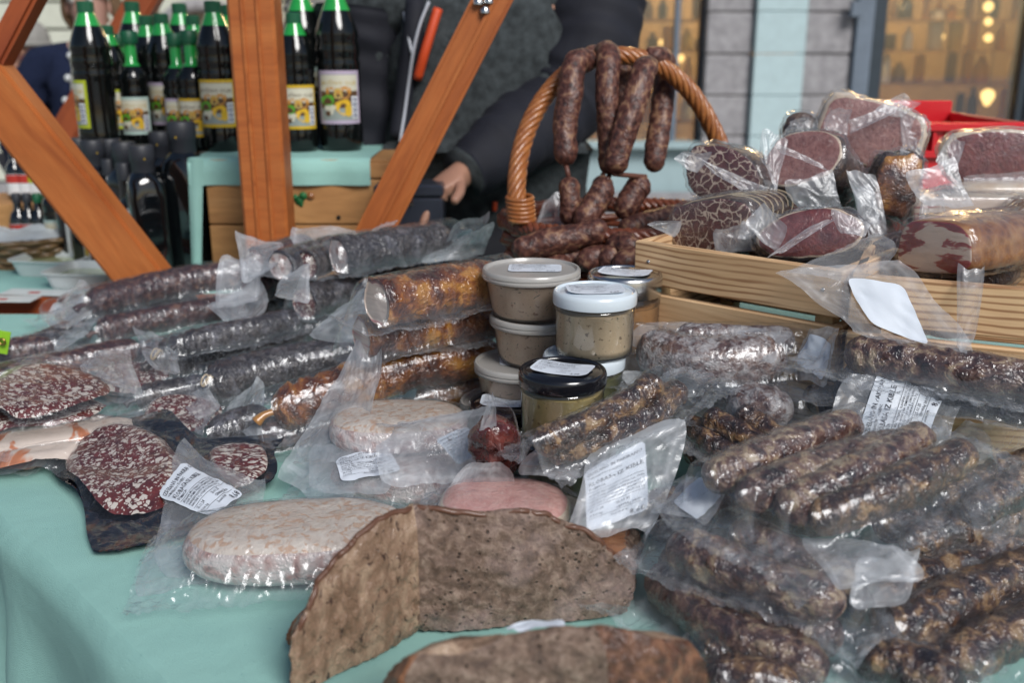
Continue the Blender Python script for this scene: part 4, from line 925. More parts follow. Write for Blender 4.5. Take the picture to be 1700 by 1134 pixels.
t, J, V, jk = person('seller in charcoal fleece jacket with orange chest zip standing behind the wooden box', SX, 2.25, 1.86, M_skin, M_fleece, M_trouser, M_hair2,
       (SX - .30, 2.22, .13), (SX - .20, 2.16, .02), (PY(925, 225, 2.12).x, 2.14, .33), (PY(752, 290, 2.0).x + .015, 1.93, PY(752, 290, 1.95).z), bulk=1.22)
# navy yoke, sleeve shells, zips
f0 = lambda u, v, Y: PY(u, v, Y)
def sleeve(pts, r, mat, parent, seed=1, name='sleeve'):
    C = catmull(pts, 60); T, Nn, B = frames(C); m = 32; th = np.arange(m) / m * 6.2832; s = np.linspace(0, 1, 60)
    rr = np.interp(s, np.linspace(0, 1, len(r)), r); u = np.stack([np.repeat((s * 6)[:, None], m, 1), np.cos(th)[None] + s[:, None] * 0, np.sin(th)[None] + s[:, None] * 0], -1)
    w = 1 + .045 * sn(u, 3.4, seed) + .05 * ridge(u, 3.0, seed) + .03 * np.sin(s * 60 + 2 * np.sin(s * 9))[:, None]
    Vv = C[:, None] + (rr[:, None] * w)[..., None] * (np.cos(th)[None, :, None] * Nn[:, None] + np.sin(th)[None, :, None] * B[:, None])
    F = [q[::-1] for q in grid_faces(60, m, False, True).tolist()] + [list(range(m)), [59 * m + k for k in range(m)][::-1]]
    return addmesh(name, Vv.reshape(-1, 3), F, mat, parent)
shR = J['shR'][0]; elR = J['elR'][0]; wrR = J['hRwrist'][0]
sleeve([shR + Vector((-.02, 0, .02)), shR.lerp(elR, .5) + Vector((.015, -.01, 0)), elR, elR.lerp(wrR, .5) + Vector((0, -.01, .0)), wrR.lerp(elR, .06)], [.105, .098, .088, .074, .050], M_navy, t, 4)
shL = J['shL'][0]; elL = J['elL'][0]; wrL = J['hLwrist'][0]
sleeve([shL, shL.lerp(elL, .5), elL, wrL.lerp(elL, .06)], [.105, .095, .08, .055], M_navy, t, 6)
tube('cuff', [wrR.lerp(elR, .10), wrR.lerp(elR, .03)], .050, M_fleece, t, 4, 20)
Yf = 2.03
def strip(name, pts, w, mat, parent, th=.004):
    tube(name, pts, w, mat, parent, 24, 8)
def FP(u, v, dy=0): return PY(u, v, 2.072 + dy)
def onbody(u, v, lift=.004):
    """nearest jacket point along the view ray, lifted a little"""
    o = Vector((0, 0, H)); d = ray(u, v).normalized(); hit, loc, nor, idx = jk.ray_cast(o - wloc(jk), d)
    return (loc + wloc(jk) - d * lift) if hit else FP(u, v)
tube('placket', [onbody(u, v, .0) for u, v in ((690, 2), (686, 60), (676, 120), (668, 180), (662, 230))], .022, M_navy, t, 24, 10)
tube('zip', [onbody(u, v, .023) for u, v in ((712, 2), (697, 40), (686, 85), (678, 140), (672, 185), (664, 235))], .0035, M_silver, t, 24, 6)
tube('zip', [onbody(u, v, .023) for u, v in ((671, 20), (676, 50), (684, 88))], .0035, M_silver, t, 12, 6)
tube('chest_zip', [onbody(u, v, .012) for u, v in ((727, 14), (716, 50), (704, 90), (693, 130))], .010, M_zip, t, 16, 8)
tube('zip_pull', [onbody(u, v, .010) for u, v in ((822, 335), (821, 350))], .005, M_zip, t, 4, 6)
# woman in navy
WX = PY(153, 40, 3.6).x; wy = 3.6; hz = PY(152, 14, 3.6).z
gz = hz - 1.68 * .93 - GROUND
t, J, V, jk = person('woman in navy coat with pearl buttons over a cream roll neck, behind the bottles', WX, wy, 1.68, M_skin2, M_navywool, M_trouser, M_hair,
       (WX - .30, wy - .02, .12), (WX - .22, wy - .15, -.06), (WX + .30, wy - .02, .12), (WX + .22, wy - .15, -.06), head=(WX + .01, wy - .03, hz), zoff=0, bulk=1.08, hairlen=.0)
tube('roll_neck', [Vector((WX, wy - .01, hz - .20)), Vector((WX, wy - .015, hz - .10))], .072, M_knit, t, 6, 16)
tube('knit_front', [Vector((WX, wy - .085, hz - .14)), Vector((WX + .0, wy - .145, hz - .26)), Vector((WX - .01, wy - .15, hz - .45))], .036, M_knit, t, 10, 12)
for k in range(3):
    d_ = ray(117 - k * 4, 92 + k * 37).normalized(); hit, lo_, no_, ix_ = jk.ray_cast(Vector((0, 0, H)) - wloc(jk), d_)
    if hit: ball('button', lo_ + wloc(jk) - d_ * .004, .013, M_button, t, nu=12, nv=8)
# two more passers-by
X2 = PY(45, 80, 5.0).x
person('passer-by in grey knitted hat and dark blue jacket far behind at the left', X2, 5.0, 1.6, M_skin, M_navywool, M_trouser, M_hair2, (X2 - .28, 4.95, -.02), (X2 - .2, 4.8, -.2), (X2 + .28, 4.95, -.02), (X2 + .2, 4.8, -.2), head=PY(47, 82, 4.97), hat=M_beanie)
X3 = PY(598, 120, 2.75).x
t, J, V, jk = person('bystander in black padded jacket and beige knitted hat between the bottles and the seller', X3, 2.85, 1.62, M_skin, M_puffer, M_trouser, M_hair2, (X3 - .26, 2.80, .10), (X3 - .15, 2.7, -.05), (X3 + .27, 2.8, .10), (X3 + .2, 2.7, -.05), head=PY(538, 32, 2.80), hat=M_beanie, bulk=1.15, loose=1.3)
tube('scarf', [PY(560, 40, 2.72), PY(590, 32, 2.70), PY(618, 48, 2.74)], .030, M_pink, t, 12, 12)

# ------------------------------------------------------------------ buildings
YB = 7.0
def wallbox(name, u0, u1, v0, v1, Y, dep, mat, parent, bev=.006):
    a = PY(u0, v0, Y); b = PY(u1, v1, Y); top = max(a.z, b.z); bot = min(a.z, b.z)
    return bevbox(name, ((PY(u0, 300, Y).x + PY(u1, 300, Y).x) / 2, Y + dep / 2, (top + bot) / 2), (abs(PY(u1, 300, Y).x - PY(u0, 300, Y).x) / 2, dep / 2, (top - bot) / 2), mat, parent, None, bev)
X = lambda u, Y=YB: PY(u, 200, Y).x
Z = lambda v, Y=YB: PY(850, v, Y).z
def box(name, x0, x1, y0, y1, z0, z1, mat, parent, bev=.004): return bevbox(name, ((x0 + x1) / 2, (y0 + y1) / 2, (z0 + z1) / 2), ((x1 - x0) / 2, (y1 - y0) / 2, (z1 - z0) / 2), mat, parent, None, bev)
b = thing('shop_building', 'shop front with grey stone piers, pale blue pilaster and warm lit windows', 'building', loc=(X(1300), YB, GROUND))
bh = .272
zj = Z(157)                 # a joint height
for (u0, u1, dep) in ((1166, 1241, 0), (1326, 1404, 0)):
    k0 = int((GROUND - zj) / bh) - 1
    for k in range(k0, 12):
        z0 = zj + k * bh; z1 = z0 + bh - .012
        if z1 < GROUND: continue
        box('stone_block', X(u0) + random.uniform(0, .004), X(u1), YB + random.uniform(0, .006), YB + .3, max(z0, GROUND), z1, M_stone, b, .008)
for (u0, u1) in ((1166, 1241), (1326, 1404)): box('mortar_backing', X(u0) + .01, X(u1) - .01, YB + .02, YB + .28, GROUND, 3.4, M_pave, b, 0)
for k in range(k0, 12):
    z0 = zj + k * bh; z1 = z0 + bh - .004
    if z1 < GROUND: continue
    box('pilaster_block', X(1243), X(1324), YB - .05, YB + .25, max(z0, GROUND), z1, M_pilaster, b, .004)
box('stall_riser', X(962), X(1164), YB + .05, YB + .25, GROUND, Z(246), M_sill, b); box('window_sill', X(955), X(1164), YB - .05, YB + .2, Z(246), Z(236), M_sill, b)
box('plinth', X(900), X(1420), YB - .1, YB, GROUND, Z(318), M_stone, b)
box('reveal', X(955), X(975), YB, YB + .3, Z(236), 3.4, M_beige, b); box('surround', X(640), X(955), YB, YB + .3, GROUND, 3.4, M_beige, b)
wf = box('window_frame', X(1118), X(1127), YB + .12, YB + .2, Z(236), 3.4, M_greyframe, b); box('window_frame', X(1160), X(1166), YB + .1, YB + .2, Z(236), 3.4, M_darkframe, b)
box('window_pane', X(975), X(1118), YB + .15, YB + .158, Z(236), 3.4, M_pane, b, 0); box('window_pane', X(1127), X(1160), YB + .15, YB + .158, Z(236), 3.4, M_pane, b, 0)
box('shutter_frame', X(1405), X(1432), YB - .04, YB + .15, GROUND, 3.4, M_greyframe, b); box('window_frame', X(1433), X(1456), YB, YB + .2, GROUND, 3.4, M_darkframe, b)
box('window_frame', X(1690), X(1705), YB + .05, YB + .2, GROUND, 3.4, M_darkframe, b); box('window_pane', X(1457), X(1690), YB + .1, YB + .108, GROUND, 3.4, M_pane, b, 0)
box('stone_block', X(1706), X(2100), YB, YB + .3, GROUND, 3.4, M_stone, b); box('lintel', X(640), X(2100), YB - .02, YB + .5, 3.41, 6, M_cream, b)
box('metal_bracket', X(1390), X(1408), YB - .10, YB - .045, Z(28), Z(2), M_greyframe, b)
# shop interior
box('interior_back', X(640), X(2100), 9.4, 9.5, GROUND, 3.4, M_shopback, b); box('interior_floor', X(640), X(2100), YB + .3, 9.4, GROUND, GROUND + .02, M_shelf, b); box('interior_ceiling', X(640), X(2100), YB + .3, 9.4, 2.2, 2.3, M_cream, b)
box('interior_side', X(640), X(640) + .1, YB + .3, 9.4, GROUND, 3.4, M_shopback, b); box('interior_side', X(2090), X(2100), YB + .3, 9.4, GROUND, 3.4, M_shopback, b)
rg = random.Random(4)
for (u0, u1, Ys) in ((975, 1160, 7.75), (1458, 1690, 7.9)):
    for v in (200, 137, 82, 30, -30):
        z = Z(v, Ys); sh = box('shelf', X(u0 - 20, Ys), X(u1 + 20, Ys), Ys, Ys + .3, z - .02, z, M_shelf, b, 0)
        x = X(u0 - 10, Ys)
        while x < X(u1 + 10, Ys):
            w = rg.uniform(.07, .15); h = rg.uniform(.10, .30); m = rg.choice([FL['brown'], FL['gold'], FL['white'], FL['orange'], FL['dark'], M_jarorange, M_liquid, FL['orange'], M_shelf])
            if rg.random() < .8:
                prf = [(w * .42, 0), (w * .42, h * .6), (w * .18, h * .8), (w * .18, h)] if rg.random() < .5 else [(w * .4, 0), (w * .44, h * .1), (w * .44, h * .8), (w * .38, h)]
                g = lathe('shop_jar', prf, m, None, 10, (x, Ys + .12, z)); off = Vector((x, Ys + .12, z)); g.data.transform(Matrix.Translation(-off)); g.location = off
                tag(g, 'goods standing on the lit shelves inside the %s shop window' % ('left' if u0 < 1200 else 'right'), 'jar', 'goods in the %s shop window' % ('left' if u0 < 1200 else 'right'))
            x += w + .02
k_ = 0
for (u, v, Y, r) in ((1020, 2, 7.6, .028), (1056, 0, 7.6, .022), (1641, 10, 7.5, .035), (1641, 35, 7.5, .028), (1641, 62, 7.5, .030), (1640, 158, 7.45, .045), (1498, 12, 8.2, .05), (1100, 70, 8.6, .03), (1560, 60, 8.8, .04), (1130, 96, 8.6, .03)):
    p = PY(u, v, Y)
    l = thing('hanging_lamp', ['small lit lamp at the top left of the left shop window', 'second small lit lamp at the top of the left shop window', 'topmost glowing lamp of the hanging string in the right shop window', 'second glowing lamp of the hanging string in the right shop window', 'third glowing lamp of the hanging string in the right shop window', 'lowest glowing lamp in the right shop window, funnel shaped', 'round glow at the upper left of the right shop window', 'dim lamp deep in the left shop window', 'dim lamp deep in the right shop window', 'lowest dim lamp deep in the left shop window'][k_], 'lamp', loc=p); k_ += 1
    lathe('lamp_shade', [(r * .3, -r * 1.6), (r, -r * .3), (r, r * .5), (r * .3, r)] if k_ == 6 else [(r * .2, -r), (r * .8, -r * .5), (r, 0), (r * .8, r * .5), (r * .2, r)], M_lamp, l, 14, p)
    tube('lamp_cord', [p + Vector((0, 0, r)), Vector((p.x, p.y, 2.2))], .004, M_darkframe, l, 2, 5)
for (x, y, z, e) in ((X(1060, 7.5), 7.55, 1.9, 14), (X(1580, 7.5), 7.6, 1.9, 16), (X(1300, 8.6), 8.6, 1.9, 14)):
    ld = bpy.data.lights.new('shop_light', 'POINT'); lo = bpy.data.objects.new('shop_light', ld); COL.objects.link(lo); lo.location = (x, y, z); ld.energy = e * 7; ld.color = (1, .62, .28); ld.shadow_soft_size = .12
# cream building left
b = thing('cream_building', 'cream plastered building with grooved courses and an arched window at the left', 'building', loc=(X(200, 9), 9.0, GROUND))
gz = [Z(v, 9.0) for v in (300, 240, 184, 138, 92, 46, 0, -46, -92, -138)]
for k in range(len(gz) - 1):
    u1 = 262 if k >= 4 else 262
    box('plaster_course', -14, X(262, 9), 9.0, 9.3, gz[k], gz[k + 1] - .02, M_cream, b, .006)
    box('plaster_course', X(420, 9), X(530, 9), 9.0, 9.3, gz[k], gz[k + 1] - .02, M_cream, b, .006)
box('mortar_backing', -14, X(530, 9), 9.28, 9.35, GROUND, 4.5, M_beige, b, 0); box('plinth', -14, X(530, 9), 8.95, 9.3, GROUND, gz[0] - .02, M_stone, b)
th = np.linspace(math.pi, 0, 16); ac = PY(341, 75, 9.0); ra = X(420, 9) - ac.x; pts = np.array([[ac.x + ra * math.cos(a), 8.97, Z(60, 9) + ra * math.sin(a) * .7] for a in th])
tube('window_arch', pts, .06, M_stone, b); box('window_pane', X(262, 9), X(420, 9), 9.2, 9.21, GROUND, Z(60, 9), M_pane, b, 0); box('curtain', X(262, 9), X(420, 9), 9.24, 9.26, GROUND, 3, M_beige, b, 0)
sp = []
for a in th: sp += [[ac.x + ra * math.cos(a), 8.99, Z(60, 9) + ra * math.sin(a) * .7], [ac.x + ra * math.cos(a), 8.99, 4.5]]
addmesh('spandrel', sp, [[2 * i, 2 * i + 1, 2 * i + 3, 2 * i + 2] for i in range(15)], M_cream, b, False)
b2 = thing('doorway_building', 'beige doorway with a warm lit interior between the bottles and the seller', 'building', loc=(X(590, 8), 8.0, GROUND))
box('door_jamb', X(540, 8), X(560, 8), 8.0, 8.3, GROUND, 3.5, M_beige, b2); box('glowing_wall', X(560, 8), X(660, 8), 8.25, 8.3, GROUND, 3.5, M_glowwall, b2); box('door_jamb', X(620, 8), X(640, 8), 8.0, 8.2, GROUND, 3.5, M_stone, b2)  # back wall glows by itself in place of light inside the doorway

# ------------------------------------------------------------------ vacuum packs on the table
def hz_default(S, lo=.10, g=1.0):
    def f(x, y):
        h, free = S.h(x, y); e = np.minimum(np.minimum(x - S.x0, S.x1 - x), np.minimum(y - S.y0, S.y1 - y)); return lo + (1 - lo) * g * free + .55 * np.exp(-((e - .008) / .0022) ** 2)
    return f
def tubepack(name, label, cat, group, tubes, mL=.03, mR=.03, mF=.02, mB=.02, bends=(), roll=0, seed=1, mat=None, wr=.0011, lower=.8, nx=110, ny=60, paperspec=None, up=(0, 0, 1), haze=1.0, cut=None, film_on=True, hmin=.03, content='sausage'):
    """tubes: dicts with pts (world), r, mats, cut. The film lies over them and spreads to a flange."""
    ends = [(t['pts'][0], t['pts'][-1]) for t in tubes]
    a = sum((Vector(e[0]) for e in ends), Vector()) / len(ends); b = sum((Vector(e[1]) for e in ends), Vector()) / len(ends)
    ax = axes(b - a, up, roll); o = (a + b) / 2; A = np.array([list(q) for q in ax])
    rm = max(t['r'] for t in tubes)
    root = thing(name, label, cat, group, loc=o - Vector((0, 0, rm)))
    cur = []; x0 = x1 = y0 = y1 = 0
    for k, t in enumerate(tubes):
        c = catmull(t['pts'], 60); sausage(t.get('name', content), t['pts'], t['r'], t['mats'], root, t.get('lump', .06), seed * 11 + k, t.get('cut', (False, False)), knot=t.get('knot', False), lf=t.get('lf', 1), lab=t.get('lab'))
        q = (c - np.array(o)) @ A.T; cur.append((q, t['r'])); x0 = min(x0, q[:, 0].min() - 0); x1 = max(x1, q[:, 0].max()); y0 = min(y0, (q[:, 1] - t['r']).min()); y1 = max(y1, (q[:, 1] + t['r']).max())
    if not film_on: return root, None
    zf = -rm * lower
    def hf(x, y):
        out = np.full(x.shape, -1.0); free = np.ones(x.shape)
        for q, r in cur:
            d2 = (x[..., None] - q[:, 0]) ** 2 + (y[..., None] - q[:, 1]) ** 2; i = d2.argmin(-1); d = np.sqrt(np.take_along_axis(d2, i[..., None], -1)[..., 0]); zc = q[i, 2]
            R_ = r * 1.06; h = zc + np.sqrt(np.clip(R_ ** 2 - d ** 2, 0, None))
            tt = smooth01((d - .80 * r) / (.62 * r)); hh = (zc + r * .62) * (1 - tt) + zf * tt; h = np.where(d < .80 * r, h, hh)
            out = np.maximum(out, h); free = np.minimum(free, smooth01((d - .85 * r) / (.8 * r)))
        return np.maximum(out, zf), free
    S = Surf(o, ax, hf, bends, wr, seed)
    S.x0, S.x1, S.y0, S.y1 = x0 - mL, x1 + mR, y0 - mF, y1 + mB
    if cut is None:
        s1 = seed
        def cut(x, y):   # slightly uneven bag outline
            fx = (x - S.x0) / (S.x1 - S.x0); fy = (y - S.y0) / (S.y1 - S.y0)
            return x + .006 * np.sin(y * 40 + s1) * (abs(fx - .5) * 2) ** 3, y + .005 * np.sin(x * 33 + s1) * (abs(fy - .5) * 2) ** 3
    film_mesh('film', S, S.x0, S.x1, S.y0, S.y1, nx, ny, mat or M_film, root, hz_default(S, hmin, haze), .0012, cut)
    if paperspec:
        for ps in (paperspec if isinstance(paperspec, list) else [paperspec]): paper(S, root, *ps[:5], M_paper, M_ink, *(ps[5:]))
    return root, S
def patty_mesh(name, o, ax, a, b, T, mats, parent, seed=1, ex=2.6, ez=.45, nu=72, nv=26, lump=.02):
    th = np.arange(nu) / nu * 6.28318; ph = np.linspace(-math.pi / 2, math.pi / 2, nv); c, s = np.cos(th), np.sin(th); e = 2 / ex
    sx, sy = np.sign(c) * np.abs(c) ** e, np.sign(s) * np.abs(s) ** e; L = []
    for p in ph:
        rr = math.cos(p) ** ez if math.cos(p) > 1e-6 else 0; zz = math.sin(p); zz = math.copysign(abs(zz) ** .8, zz)
        L.append(np.stack([a * rr * sx, b * rr * sy, th * 0 + T * zz], -1))
    lc = np.array(L); V = lc + (lump * min(a, b) * (sn(lc, 130, seed) + .6 * sn(lc, 380, seed + 3)))[..., None] * np.array([.4, .4, .35])
    A = np.array([list(q) for q in ax]); W_ = V.reshape(-1, 3) @ A + np.array(o)
    F = [f[::-1] for f in grid_faces(nv, nu, False, True).tolist()]
    mi = [1 if (i // nu) > nv * .62 else 0 for i in range(len(F))] if isinstance(mats, (list, tuple)) and len(mats) > 1 else None
    return addmesh(name, W_, F, mats, parent, mi=mi, lc=lc.reshape(-1, 3))
def pattypack(name, label, cat, group, c, yaw, a, b, T, mats, mL=.03, mR=.03, mF=.02, mB=.02, bends=(), tilt=(0, 0), seed=1, mat=None, wr=.0014, content='salami', paperspec=None, ex=2.6, haze=.9, hmin=.05, nx=110, ny=80, lump=.02, lower=.7):
    x = Vector((math.cos(R(yaw)), math.sin(R(yaw)), math.tan(R(tilt[0])))); ax = axes(x, (0, 0, 1), tilt[1])
    root = thing(name, label, cat, group, loc=Vector(c) - Vector((0, 0, T)))
    patty_mesh(content, c, ax, a, b, T, mats, root, seed, ex, lump=lump)
    def hf(x, y):
        rho = (np.abs(x / a) ** ex + np.abs(y / b) ** ex) ** (1 / ex); h = T * 1.04 * (1 - np.clip(rho, 0, 1) ** 5) ** .5
        g = min(a, b); d = (rho - .93) * g; tt = smooth01(d / (T * 1.3 + .004)); top = T * 1.04 * (1 - .93 ** 5) ** .5
        h = np.where(rho < .93, h, top * (1 - tt) - T * lower * tt); return h, smooth01((rho - .95) * g / .015)
    S = Surf(c, ax, hf, bends, wr, seed); S.x0, S.x1, S.y0, S.y1 = -a - mL, a + mR, -b - mF, b + mB
    film_mesh('film', S, S.x0, S.x1, S.y0, S.y1, nx, ny, mat or M_film, root, hz_default(S, hmin, haze), .0012)
    if paperspec:
        for ps in (paperspec if isinstance(paperspec, list) else [paperspec]): paper(S, root, *ps[:5], M_paper, M_ink, *(ps[5:]))
    return root, S
def flap(parent, a, b, c, d, seed=1, amp=.005, bulge=0, curl=.0, nx=34, ny=34, mat=None, hz=1.25, paperspec=None, name='film_flap'):
    q = Quad(a, b, c, d, amp, seed, bulge, .0012, curl=curl)
    film_mesh(name, q, 0, 1, 0, 1, nx, ny, mat or M_flap, parent, lambda x, y: hz * (.35 + .5 * np.exp(-((np.minimum(np.minimum(x, 1 - x), np.minimum(y, 1 - y)) - .09) / .025) ** 2) + .45 * np.clip(1.3 * np.maximum(np.abs(x - .5), np.abs(y - .5)) * 2 - .2, 0, 1)))
    if paperspec: paper(q, parent, *paperspec[:5], M_paper, M_ink, *(paperspec[5:]))
    return q
def T2(p, q, r, mats, **k): return dict(pts=[p, q], r=r, mats=mats, **k)

# --- amber smoked sausages (right middle stack)
GA = 'amber smoked salamis in the stack beside the plastic tubs'
tubepack('salami_pack', 'amber smoked salami lowest in the stack, peeking out left of the black lid jar', 'salami pack', GA, [T2(P(690, 668, .03), P(840, 640, .035), .025, [M_amber])], .03, .02, .015, .01, seed=21)
r_, S_ = tubepack('salami_pack', 'long amber smoked salami with tied left end, third from the top of its stack', 'salami pack', GA, [dict(pts=[P(452, 685, .05), P(560, 650, .065), P(680, 612, .08), P(830, 585, .085)], r=.027, mats=[M_amber], knot=True, lump=.08)], .035, .015, .025, .02, seed=22, nx=150)
tubepack('salami_pack', 'cut amber smoked salami with pale ends, second from the top of its stack', 'salami pack', GA, [T2(P(600, 562, .135), P(835, 523, .135), .026, [M_amber, M_bacon2], cut=(True, False), lump=.07), ], .03, .01, .025, .012, seed=23, bends=[(180, .15, .03, 40)])
tubepack('salami_pack', 'cut amber smoked salami on top of the stack beside the plastic tubs', 'salami pack', GA, [T2(P(625, 503, .187), P(835, 462, .187), .027, [M_amber, M_bacon2], cut=(True, False), lump=.07)], .045, .01, .03, .012, seed=24, bends=[(180, .12, .02, 60)])
r_, _ = tubepack('salami_pack', 'small cut amber salami end with white face between the second and third amber salami', 'salami pack', GA, [T2(P(640, 590, .098), P(760, 560, .105), .020, [M_amber, M_bacon2], cut=(True, False), lump=.07)], .02, .01, .012, .01, seed=29)
# --- cut dark salamis (middle back pile)
GC = 'cut dark salamis piled behind the amber ones'
def cs(u0, v0, u1, v1, z, r, lab, seed, skin=None, face=None, mL=.035, mR=.03, mF=.02, bends=((180, .09, .025, 55),), **k):
    return tubepack('salami_pack', lab, 'salami pack', GC, [T2(P(u0, v0, z), P(u1, v1, z), r, [skin or M_darkskin, face or M_cutsal], cut=(True, False))], mL, mR, mF, .02, bends=bends, seed=seed, **k)
cs(402, 524, 520, 490, .06, .026, 'cut salami with pale speckled face at the lower left of the pile', 31, M_mould, M_paleside)
cs(578, 532, 690, 505, .06, .027, 'cut salami with pale speckled face just left of the amber salamis', 32, M_greyskin, M_paleside)
cs(506, 503, 620, 470, .11, .026, 'dark cut salami with large red white flecked face in the middle of the pile', 33, M_greyskin)
cs(418, 478, 520, 452, .11, .024, 'cut salami with reddish face, left of the middle row', 34)
cs(603, 476, 705, 448, .115, .025, 'grey moulded cut salami directly under the topmost one', 35, M_greyskin)
cs(424, 432, 520, 408, .158, .021, 'cut salami with bright red and white face at the upper left of the pile', 36)
cs(466, 442, 565, 412, .158, .023, 'cut salami with grey speckled face in the top row, second from left', 37, M_greyskin, M_paleside)
cs(508, 440, 600, 410, .158, .021, 'thin dark cut salami in the top row beside the topmost grey one', 38, M_greyskin)
r_, _ = cs(562, 425, 745, 395, .172, .028, 'grey moulded cut salami lying topmost on the pile', 39, M_greyskin, M_paleside, .03, .03, .025, ((180, .12, .02, 30),), nx=120)
flap(r_, P(735, 412, .155), P(800, 405, .150), Pt(820, 362, 1.42), Pt(745, 385, 1.44), 41, curl=.01, paperspec=(.45, .55, .03, .022, 10, LIDL))
flap(r_, P(700, 440, .150), P(812, 420, .150), Pt(818, 372, 1.40), P(730, 405, .160), 42, amp=.006)
fl = [(388, 388, 470, 400, 462, 445, 400, 470, .17), (478, 370, 590, 385, 575, 430, 470, 440, .17), (590, 390, 660, 362, 640, 398, 570, 420, .18), (365, 432, 440, 425, 432, 500, 360, 520, .13), (470, 470, 520, 440, 520, 520, 455, 500, .14), (515, 555, 600, 470, 640, 470, 600, 580, .12), (345, 510, 430, 455, 450, 520, 380, 550, .09)]
for k, (a, b, c, d, e, f, g, h, z) in enumerate(fl):
    tt = (H - z) / -ray((a + e) / 2, (b + f) / 2).z * .985
    o = thing('empty_bag_end', ['milky folded bag end at the left edge of the cut salami pile', 'tall milky bag end standing up behind the second cut salami', 'pointed milky bag end standing against the timber brace', 'milky bag end draped over the left cut salamis', 'milky bag end in the middle of the cut salami pile', 'milky bag end hanging in front of the pale faced cut salami', 'milky bag end lowest at the left of the cut salami pile'][k], 'film', 'milky bag ends among the cut salamis', loc=Pt((a + e) / 2, (b + f) / 2, tt))
    flap(o, Pt(a, b, tt * 1.01), Pt(c, d, tt * 1.02), Pt(e, f, tt * .98), Pt(g, h, tt * .97), 50 + k, amp=.008, curl=.006)
# --- long dark salamis left
GL = 'long dark whole salamis at the left of the table'
tubepack('salami_pack', 'glossy purple black salami uppermost at the left, its tip by the white trays', 'salami pack', GL, [dict(pts=[P(142, 506, .075), P(240, 482, .08), P(340, 462, .085), P(440, 452, .085)], r=.0245, mats=[M_darkskin], knot=True, lump=.05)], .055, .02, .03, .02, seed=61, bends=[(180, .22, .03, 20)], nx=150)
tubepack('salami_pack', 'glossy purple black salami directly below the uppermost one at the left', 'salami pack', GL, [dict(pts=[P(160, 552, .045), P(260, 530, .05), P(440, 500, .05)], r=.020, mats=[M_darkskin], knot=True)], .06, .02, .025, .015, seed=62, nx=150)
tubepack('salami_pack', 'thin purple sausage between the dark salami and the grey string tied one', 'salami pack', GL, [T2(P(185, 595, .02), P(440, 555, .03), .013, [M_darkskin], knot=True)], .05, .02, .02, .015, seed=63, nx=130)
tubepack('salami_pack', 'grey moulded salami tied with string, left of the two grey ones', 'salami pack', GL, [dict(pts=[P(262, 600, .05), P(360, 578, .055), P(520, 548, .06)], r=.0285, mats=[M_greyskin], knot=True, lump=.05)], .05, .02, .03, .02, seed=64, nx=150)
tubepack('salami_pack', 'grey black salami tied with string in front of the other grey one', 'salami pack', GL, [dict(pts=[P(345, 645, .04), P(440, 618, .045), P(600, 590, .05)], r=.029, mats=[M_greyskin], knot=True, lump=.05)], .05, .02, .03, .02, seed=65, nx=150)
tubepack('salami_pack', 'grey bloomed salami end showing behind the string tied salamis', 'salami pack', GL, [T2(P(300, 572, .085), P(500, 530, .09), .017, [M_greyskin], knot=True)], .03, .02, .02, .015, seed=66, nx=120)
fl = [(0, 600, 85, 545, 150, 560, 60, 610, .03, 'crumpled milky bag end at the left edge above the sliced salami'), (70, 540, 130, 470, 190, 500, 150, 560, .05, 'milky bag end around the tip of the uppermost dark salami'), (125, 580, 215, 575, 245, 660, 150, 640, .055, 'round milky bag end lying over the sliced salami pack'), (245, 650, 350, 640, 372, 690, 330, 725, .03, 'milky bag corner pointing at the black pack'), (95, 500, 140, 475, 160, 530, 110, 560, .05, 'small milky bag end left of the second dark salami'), (220, 545, 290, 560, 300, 640, 240, 600, .055, 'milky bag end wrapped round the string tie of the grey salami'), (360, 690, 420, 640, 445, 640, 430, 740, .03, 'milky folded bag end left of the amber salami tip')]
for k, (a, b, c, d, e, f, g, h, z, lab) in enumerate(fl):
    tt = (H - z) / -ray((a + e) / 2, (b + f) / 2).z
    o = thing('empty_bag_end', lab, 'film', 'milky bag ends at the left of the table', loc=Pt((a + e) / 2, (b + f) / 2, tt))
    flap(o, P(a, b, z - .006), P(c, d, z + .012), P(e, f, z + .010), P(g, h, z - .002), 70 + k, amp=.007, curl=.006)
for (u, v, z) in ((262, 596, .055), (345, 640, .045)):   # string loops at the tied ends
    p = P(u, v, z); t = thing('string_loop', 'loop of butcher string at the tied end of the %s grey salami' % ('left' if u < 300 else 'right'), 'string', 'string loops on the grey salamis', loc=p)
    for k in range(3): tube('strand', np.array([[p.x + .003 * k + .004 * math.cos(a), p.y - .010 + .008 * math.sin(a), p.z + .010 + .005 * math.sin(a + k)] for a in np.linspace(0, 6.283, 24, endpoint=False)]), .0011, M_string, t, m=6, closed=True)
